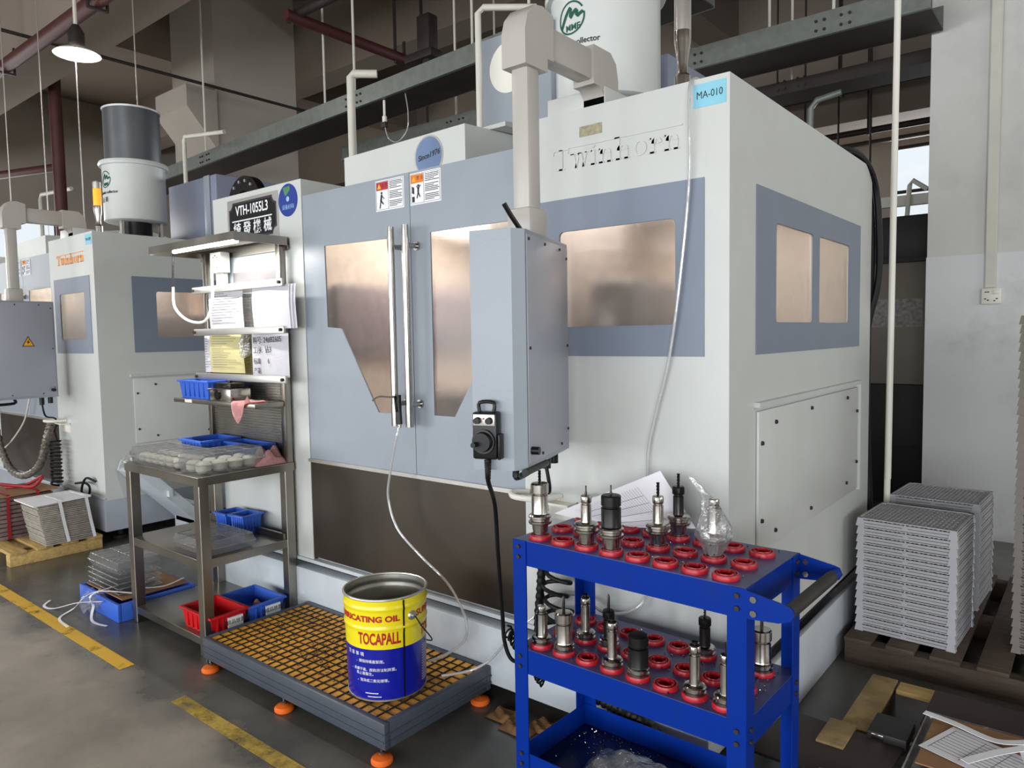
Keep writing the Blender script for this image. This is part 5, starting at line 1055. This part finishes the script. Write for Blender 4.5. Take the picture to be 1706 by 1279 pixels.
# air gun between the door handles
t = thing('air_gun', 'black air blow gun wedged between the two chrome door handles', 'air gun', (-1.545, -.09, 1.2))
obj('grip', MB().tube([(-1.545, -.09, 1.2), (-1.548, -.09, 1.25), (-1.552, -.088, 1.3), (-1.555, -.085, 1.335)], .014, 10, 4), M['black'], t)
obj('trigger', MB().tube([(-1.553, -.105, 1.33), (-1.54, -.115, 1.3), (-1.538, -.112, 1.26)], .006, 8, 4), M['black'], t)
obj('nozzle', MB().tube([(-1.555, -.085, 1.33), (-1.58, -.1, 1.325), (-1.66, -.11, 1.325), (-1.70, -.115, 1.305)], .0045, 8, 4), M['chrome'], t)
obj('fitting', MB().cyl((-1.545, -.09, 1.2), (-1.545, -.09, 1.185), .009, 10), M['chrome'], t)
b = MB().tube([(-.25, -.01, 1.0), (-.25, -.015, .95)], .01)
for i, x in enumerate((-.545, -.49)): tag(base_origin(obj('white_cap', MB().lathe([(.017, 0), (.019, .005), (.019, .045), (.016, .05)], (x, -.06, .9385), 18), M['whiteplastic'])), '%s of two white plastic caps on the machine front behind the cart' % ('left', 'right')[i], 'cap')
tag(base_origin(obj('cap_shelf', MB().box(-.58, -.455, -.085, -.001, .93, .938), M['white'])), 'small white bracket holding two caps on the machine front', 'bracket')
# ------------------------------------------------------------------ grating platform
PX0, PX1, PY0, PY1, PZ0, PZ1 = -2.395, -1.065, -.64, -.03, .058, .16
t = thing('step_platform', 'charcoal framed step platform with bar grating on orange feet', 'platform', ((PX0 + PX1) / 2, (PY0 + PY1) / 2, 0))
f = .028
fr = MB()
for a in ((PX0, PX1, PY0, PY0 + f), (PX0, PX1, PY1 - f, PY1), (PX0, PX0 + f, PY0 + f, PY1 - f), (PX1 - f, PX1, PY0 + f, PY1 - f)): fr.box(a[0], a[1], a[2], a[3], PZ0, PZ1, .004)
fo = obj('frame', fr, M['darkgrey'], t)
g = MB()
for b in ((PX0 + .004, PX1 - .004, PY0 - .003, PY0),): 
    for z in (.085, .115): g.box(b[0], b[1], b[2], b[3], z, z + .006)
for z in (.085, .115): g.box(PX1, PX1 + .003, PY0, PY1, z, z + .006)
obj('side_groove', g, M['darkgrey'], fo)
obj('drip_pan', MB().box(PX0 + f, PX1 - f, PY0 + f, PY1 - f, .146, .1535), M['drip'], t)
g = MB(); nx, ny = 26, 12
for i in range(1, nx): x = PX0 + f + (PX1 - PX0 - 2 * f) * i / nx; g.box(x - .0019, x + .0019, PY0 + f, PY1 - f, .1538, .1588)
for j in range(1, ny): y = PY0 + f + (PY1 - PY0 - 2 * f) * j / ny; g.box(PX0 + f, PX1 - f, y - .0019, y + .0019, .1538, .1582)
obj('bar_grating', g, M['grate'], t)
for x in (PX0 + .05, (PX0 + PX1) / 2, PX1 - .03):
    for y in (PY0 + .01, PY1 - .04):
        lf = obj('levelling_foot', MB().lathe([(.036, 0), (.042, .006), (.042, .016), (.036, .024), (.018, .030), (.012, .031)], (x, y, 0), 28), M['orange'], t)
        obj('foot_stud', MB().lathe([(.007, .03), (.007, .06)], (x, y, 0), 12), M['chrome'], lf); obj('foot_nut', MB().lathe([(.012, .036), (.012, .046)], (x, y, 0), 6), M['chrome'], lf)
b = MB()
for _ in range(240):
    x, y = random.gauss(-1.75, .3), random.gauss(-.36, .13)
    if not (PX0 + .05 < x < PX1 - .05 and PY0 + .05 < y < PY1 - .05): continue
    s = random.uniform(.004, .010); a = random.uniform(0, 6); b.tube([(x + s * math.cos(a + q), y + s * math.sin(a + q), .160 + .0008 * q) for q in (0, .8, 1.6, 2.4, 3.2)], .0017, 5)
tag(obj('metal_swarf', b, M['darkmetal']), 'dark curly swarf lying over the middle of the grating', 'swarf', kind='stuff')
# ------------------------------------------------------------------ oil pail
cx, cy, zb = -1.31, -.406, .16
t = thing('oil_pail', 'open yellow and blue lubricating oil pail standing on the grating', 'pail', (cx, cy, zb))
R0, R1, H = .160, .170, .41
rad = lambda z: R0 + (R1 - R0) * z / H
def ridge(z): 
    r = rad(z)
    for zz in (.374, .294): r += .004 * math.exp(-((z - zz) / .008) ** 2)
    return r
zs1 = [0.213 + (H - .213) * i / 60 for i in range(61)]; zs0 = [.004 + (.213 - .004) * i / 8 for i in range(9)]
obj('lower_wall', MB().lathe([(R0 * .97, 0)] + [(rad(z), z) for z in zs0], (cx, cy, zb), 64, caps=False), M['canblue'], t)
obj('upper_wall', MB().lathe([(ridge(z), z) for z in zs1], (cx, cy, zb), 64, caps=False), M['yellow'], t)
iw = [(.001, .012), (R0 - .006, .012)] + [(ridge(z) - .0035, z) for z in [.02 + (H - .02) * i / 50 for i in range(51)]]
obj('inner_wall', MB().lathe(iw, (cx, cy, zb), 64, caps=False), M['tin'], t)
obj('rolled_rim', MB().lathe([(R1 + .005 * math.cos(a), H + .002 + .005 * math.sin(a)) for a in [2 * math.pi * k / 10 for k in range(11)]], (cx, cy, zb), 64, caps=False), M['tin'], t)
obj('bottom_hem', MB().lathe([(R0 * .98, 0), (R0 + .003, .001), (R0 + .003, .007), (R0 * .98, .008)], (cx, cy, zb), 64, caps=False), M['tin'], t)
obj('oil', MB().lathe([(.001, .245), (rad(.245) - .005, .245)], (cx, cy, zb), 48, caps=False), mat('murky_oil', rgb(96, 102, 84), .06, var=.1), t)
def wrap(b, az, z, rr=None):
    for v in b.verts:
        zz = z + v.co.y; a = az + v.co.x / R0; r = ridge(zz) + .0008 + v.co.z; v.co = Vector((cx + r * math.cos(a), cy + r * math.sin(a), zb + zz))
CAMA = math.atan2(-2.368 - cy, .978 - cx)
def ptext(s, az, z, size, m, name='printed_lettering', **k):
    b = MB(); add_text(b, s, size, Matrix.Identity(4), ext=.0003, **k); bmesh.ops.subdivide_edges(b.b, edges=[e for e in b.b.edges if e.calc_length() > .02], cuts=2); wrap(b.b, CAMA + az, z); obj(name, b, m, t)
seam = .42
def strip_row(az, z):
    b = MB(); x = -.028
    while x < .026: w = random.uniform(.003, .007); b.poly([(x, -.002, .0005), (x + w, -.002, .0005), (x + w, .002, .0005), (x, .002, .0005)]); x += w + .0015
    wrap(b.b, CAMA + az, z); obj('small_print', b, M['inkwhite'], t)
def strip(az, w, z0, z1, m, name):
    b = MB(); n = 24; pr = []
    for i in range(n + 1): pr.append([b.b.verts.new((x, z0 + (z1 - z0) * i / n, .0006)) for x in (-w / 2, w / 2)])
    for p, q in zip(pr, pr[1:]): b.b.faces.new((p[0], p[1], q[1], q[0]))
    wrap(b.b, CAMA + az, 0); obj(name, b, m, t)
strip_row(-.40, .034); strip_row(-.34, .020)
strip(seam, .007, .004, .405, M['black'], 'side_seam')
ptext('LUBRICATING OIL', -.60, .335, .032, M['inkred'], bold=.0014, xs=1.12); ptext('TOCAPALL', -.19, .254, .064, M['inkred'], bold=.002, xs=.53)
ptext('SUPER', 1.12, .333, .034, M['inkred'], bold=.001, xs=1.12); ptext('TOCAPALL', 1.55, .252, .058, M['inkred'], bold=.0014, xs=.66)
for s, az, z, sz in (('注 意 事 項', -.85, .190, .018), ('，請保持桶蓋緊閉。', -.42, .163, .0145), ('，皮膚不適，按政府法制弃置。', -.36, .129, .0145), ('馬上看醫生。', -.56, .112, .0145), ('，泡沫或二氧化碳等。', -.36, .085, .0145)):
    ptext(s, az, z, sz, M['inkwhite'], 'small_print')
for i in range(14): strip_row(1.2, .185 - i * .011)
for s_ in (0, math.pi):
    a = CAMA + .66 + s_; d = Vector((math.cos(a), math.sin(a), 0)); p = Vector((cx, cy, zb + .332)) + d * (ridge(.332))
    e = obj('ear', MB().cyl(p - d * .002, p + d * .006, .021, 24, .016), M['tin'], t); obj('ear_hub', MB().cyl(p + d * .006, p + d * .016, .008, 14), M['tin'], e)
a0 = CAMA + .66; hp = []
for k in range(21):
    th = math.pi * k / 20; rr = R1 + .018
    hp.append((cx + rr * math.cos(a0 + th), cy + rr * math.sin(a0 + th), zb + .332 - .20 * math.sin(th) ** .8))
obj('bail_handle', MB().tube(hp, .0028, 8), M['darkmetal'], t)
# scrap on the floor under the machine's front
for i, (x, y, lb) in enumerate(((-.93, -.10, 'left'), (-.83, -.14, 'middle'), (-.74, -.07, 'right'))):
    f = MB(); f.sheet(lambda u, v: (x - .07 + .15 * u, y - .05 + .1 * v, .006 + .032 * min(1, 2 * math.sin(math.pi * u) * math.sin(math.pi * v)) * (.55 + .45 * math.sin(9 * u + 5 * v + i) * math.sin(7 * v + i))), 12, 9, .002)
    tag(base_origin(obj('paper_scrap', f, M['leaf'], ang=15)), '%s crumpled brown scrap on the floor between platform and cart' % lb, 'scrap', 'brown scraps by the cart')
# ------------------------------------------------------------------ grey plastic trays
TW, TD, TP = .42, .41, .0401
def make_tray(label, cat_m):
    t = thing('plastic_tray', label, 'tray'); h = TP
    for nm, (x0, x1, y0, y1) in (('side_rail', (-TW, 0, 0, .008)), ('side_rail', (-TW, 0, TD - .008, TD)), ('side_rail', (-.008, 0, .008, TD - .008)), ('side_rail', (-TW, -TW + .008, .008, TD - .008))):
        b = MB()
        for z0, z1 in ((.002, .014), (.0165, .028), (h - .006, h - .001)): b.box(x0, x1, y0, y1, z0, z1)
        if x1 - x0 > y1 - y0: xm = (x0 + x1) / 2; b.box(xm - .012, xm + .012, y0 - .002, y1, .006, .022); b.box(xm - .003, xm + .003, y0 - .002, y1, .02, h)
        obj(nm, b, cat_m, t, local=True)
    for x in (-.028, -TW - .003):
        for y in (-.003, TD - .025):
            b = MB(); b.hexa([(x - .004, y - .004, 0), (x + .035, y - .004, 0), (x + .035, y + .032, 0), (x - .004, y + .032, 0)], [(x + .003, y + .003, h - .001), (x + .028, y + .003, h - .001), (x + .028, y + .025, h - .001), (x + .003, y + .025, h - .001)]); obj('corner_post', b, cat_m, t, local=True)
    b = MB()
    for i in range(1, 22):
        x = -TW + TW * i / 22
        b.box(x - .0015, x + .0015, .008, TD - .008, h - .012, h - .004)
    for j in range(1, 17):
        y = TD * j / 17; b.box(-TW + .008, -.008, y - .0012, y + .0012, h - .010, h - .006)
    for i in range(0, 21):
        for j in range(0, 17):
            if (i + j) % 2: x = -TW + TW * (i + .5) / 21.5 + .004; y = TD * (j + .5) / 17; b.box(x - .006, x + .006, y - .002, y + .002, h - .011, h - .004)
    obj('deck_grid', b, cat_m, t, local=True); return t
pallet('pallet', 'dark oiled pallet under the grey tray stacks by the pale wall', .045, 1.25, 1.30, 2.75, .128, 'darkwood', 7, 'X')
pr = make_tray('x', M['traygrey'])
def stack(proto, n, x, y, z0, rz, lab, group, first):
    for k in range(n):
        lb = lab % (ordw(k) if 0 < k < n - 1 else ('topmost' if k == 0 else 'lowest')); lb = lb.replace('topmost from the top', 'topmost').replace('lowest from the top', 'lowest')
        jx, jy = (k * .7 % 1 - .5) * .004, (k * .37 % 1 - .5) * .004
        loc = (x + jx, y + jy, z0 + (n - 1 - k) * TP)
        if first and k == 0: proto.location = loc; proto.rotation_euler = (0, 0, rz); proto['label'] = lb; proto['group'] = group
        else: dup(proto, loc, rz, lb, group)
stack(pr, 14, .491, 1.392, .1285, -.054, 'light grey plastic tray, %s from the top of the front stack', 'trays in the front stack', True)
stack(pr, 14, .504, 2.03, .1285, -.051, 'light grey plastic tray, %s from the top of the rear stack', 'trays in the rear stack', False)
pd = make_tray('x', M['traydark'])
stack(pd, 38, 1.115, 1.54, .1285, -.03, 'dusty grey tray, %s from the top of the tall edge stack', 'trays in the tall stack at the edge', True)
# ------------------------------------------------------------------ low pallet with boards at the near right
t = thing('pallet', 'low stained wooden pallet on the floor right of the cart, boards on it', 'pallet', (.62, .55, 0))
for x in (.24, .78): obj('stringer', MB().box(x, x + .09, .12, 1.0, 0, .078, .004), M['darkwood'], t)
obj('deck_board', MB().box(.235, .335, .50, 1.02, .08, .1, .003), M['oldwood'], t); obj('deck_board', MB().box(.345, 1.2, .925, 1.015, .078, .098, .003), M['wood'], t)
obj('deck_board', MB().box(.345, 1.2, .60, .68, .06, .078, .003), M['darkwood'], t); obj('deck_board', MB().box(.2, 1.2, .2, .29, .08, .1, .003), M['darkwood'], t); obj('deck_board', MB().box(.345, 1.2, .45, .54, .06, .078, .003), M['darkwood'], t)
tag(base_origin(obj('plank_offcut', MB().box(.205, .30, .30, .49, .101, .121, .003), M['oldwood'])), 'short stained plank end lying over the low pallet corner', 'plank')
tag(base_origin(obj('wood_splinter', MB().box(.56, .74, 1.06, 1.09, 0, .02, .006), M['wood'])), 'narrow pale wood splinter on the floor behind the low pallet', 'wood')
tag(base_origin(obj('fibre_board', MB().box(.0, .42, .08, .44, .1005, .112, .002, T=Matrix.Translation((.03, .03, 0)) @ Matrix.Rotation(-.04, 4, 'Z')), M['brown'])), 'dark brown board lying by the right rear post of the cart', 'board')
tag(base_origin(obj('fibre_board', MB().box(.48, 1.1, .66, .98, .1005, .116, .002), M['brown'])), 'dark brown board lying behind the clear tray with papers', 'board')
t = thing('black_box', 'flat black oily box between the two brown boards', 'box', (.42, .56, .1))
obj('body', MB().box(.345, .475, .44, .6, .1005, .14, .004), M['darkcab'], t); obj('latch', MB().box(.36, .40, .436, .44, .115, .135, .002), M['chrome'], t)
t = clam('clear tray holding cardboard and ruled papers at the near right corner', .50, 1.0, .22, .70, .117, .06, 3, 3, None, lid=False)
tag(base_origin(obj('cardboard_sheet', MB().box(.53, .98, .28, .66, .158, .163), M['card'])), 'brown cardboard sheet inside the clear tray at the near right', 'cardboard')
tp = paper('form_sheet', 'white ruled form lying in the clear tray at the near right', 0, 1, 0, 1, 0, M['paper'], 0, 0) if False else None
t = thing('form_sheet', 'white ruled form lying on cardboard in the near right clear tray', 'paper', (.66, .42, .166))
T = Matrix.Translation((.70, .44, .1665)) @ Matrix.Rotation(-.35, 4, 'Z'); p = MB(); p.box(-.15, .15, -.11, .11, 0, .001, T=T); obj('leaf', p, M['paper'], t)
k = MB()
for i in range(9): add_flat(k, rect(-.13, .13 - .02 * (i % 3), .085 - i * .02, .087 - i * .02), T @ Matrix.Translation((0, 0, .0012)), .0002)
for x in (-.13, -.03, .05, .13): add_flat(k, rect(x, x + .0015, -.09, .09), T @ Matrix.Translation((0, 0, .0012)), .0002)
obj('ruled_grid', k, M['ink'], t)
strap('white film strap knotted across the papers in the near right tray', [(.5, .62, .18), (.6, .6, .178), (.72, .56, .176), (.80, .57, .19), (.84, .59, .2), (.82, .55, .19), (.74, .48, .176), (.66, .36, .174)], .03)
strap('white film strap running down from the knot on the papers', [(.80, .565, .185), (.82, .48, .178), (.86, .38, .176), (.88, .25, .18)], .02)
tag(base_origin(obj('grey_tote', MB().box(.275, .47, -.13, .10, .1005, .14, .004), M['traydark'])), 'grey flat tote on the floor pallet at the right side of the cart', 'tote')
# leaning white pole behind the big machine
t = thing('plastic_pole', 'tall white plastic pole leaning behind the right end of the machine', 'pole', (.08, 2.02, 0))
obj('tube', MB().cyl((.075, 2.02, 0.78), (.09, 2.02, 5.2), .0165, 16), M['whiteplastic'], t); 
obj('outer_sleeve', MB().cyl((.062, 2.05, 0.0), (.070, 2.05, 1.45), .0165, 16), M['whiteplastic'], t)
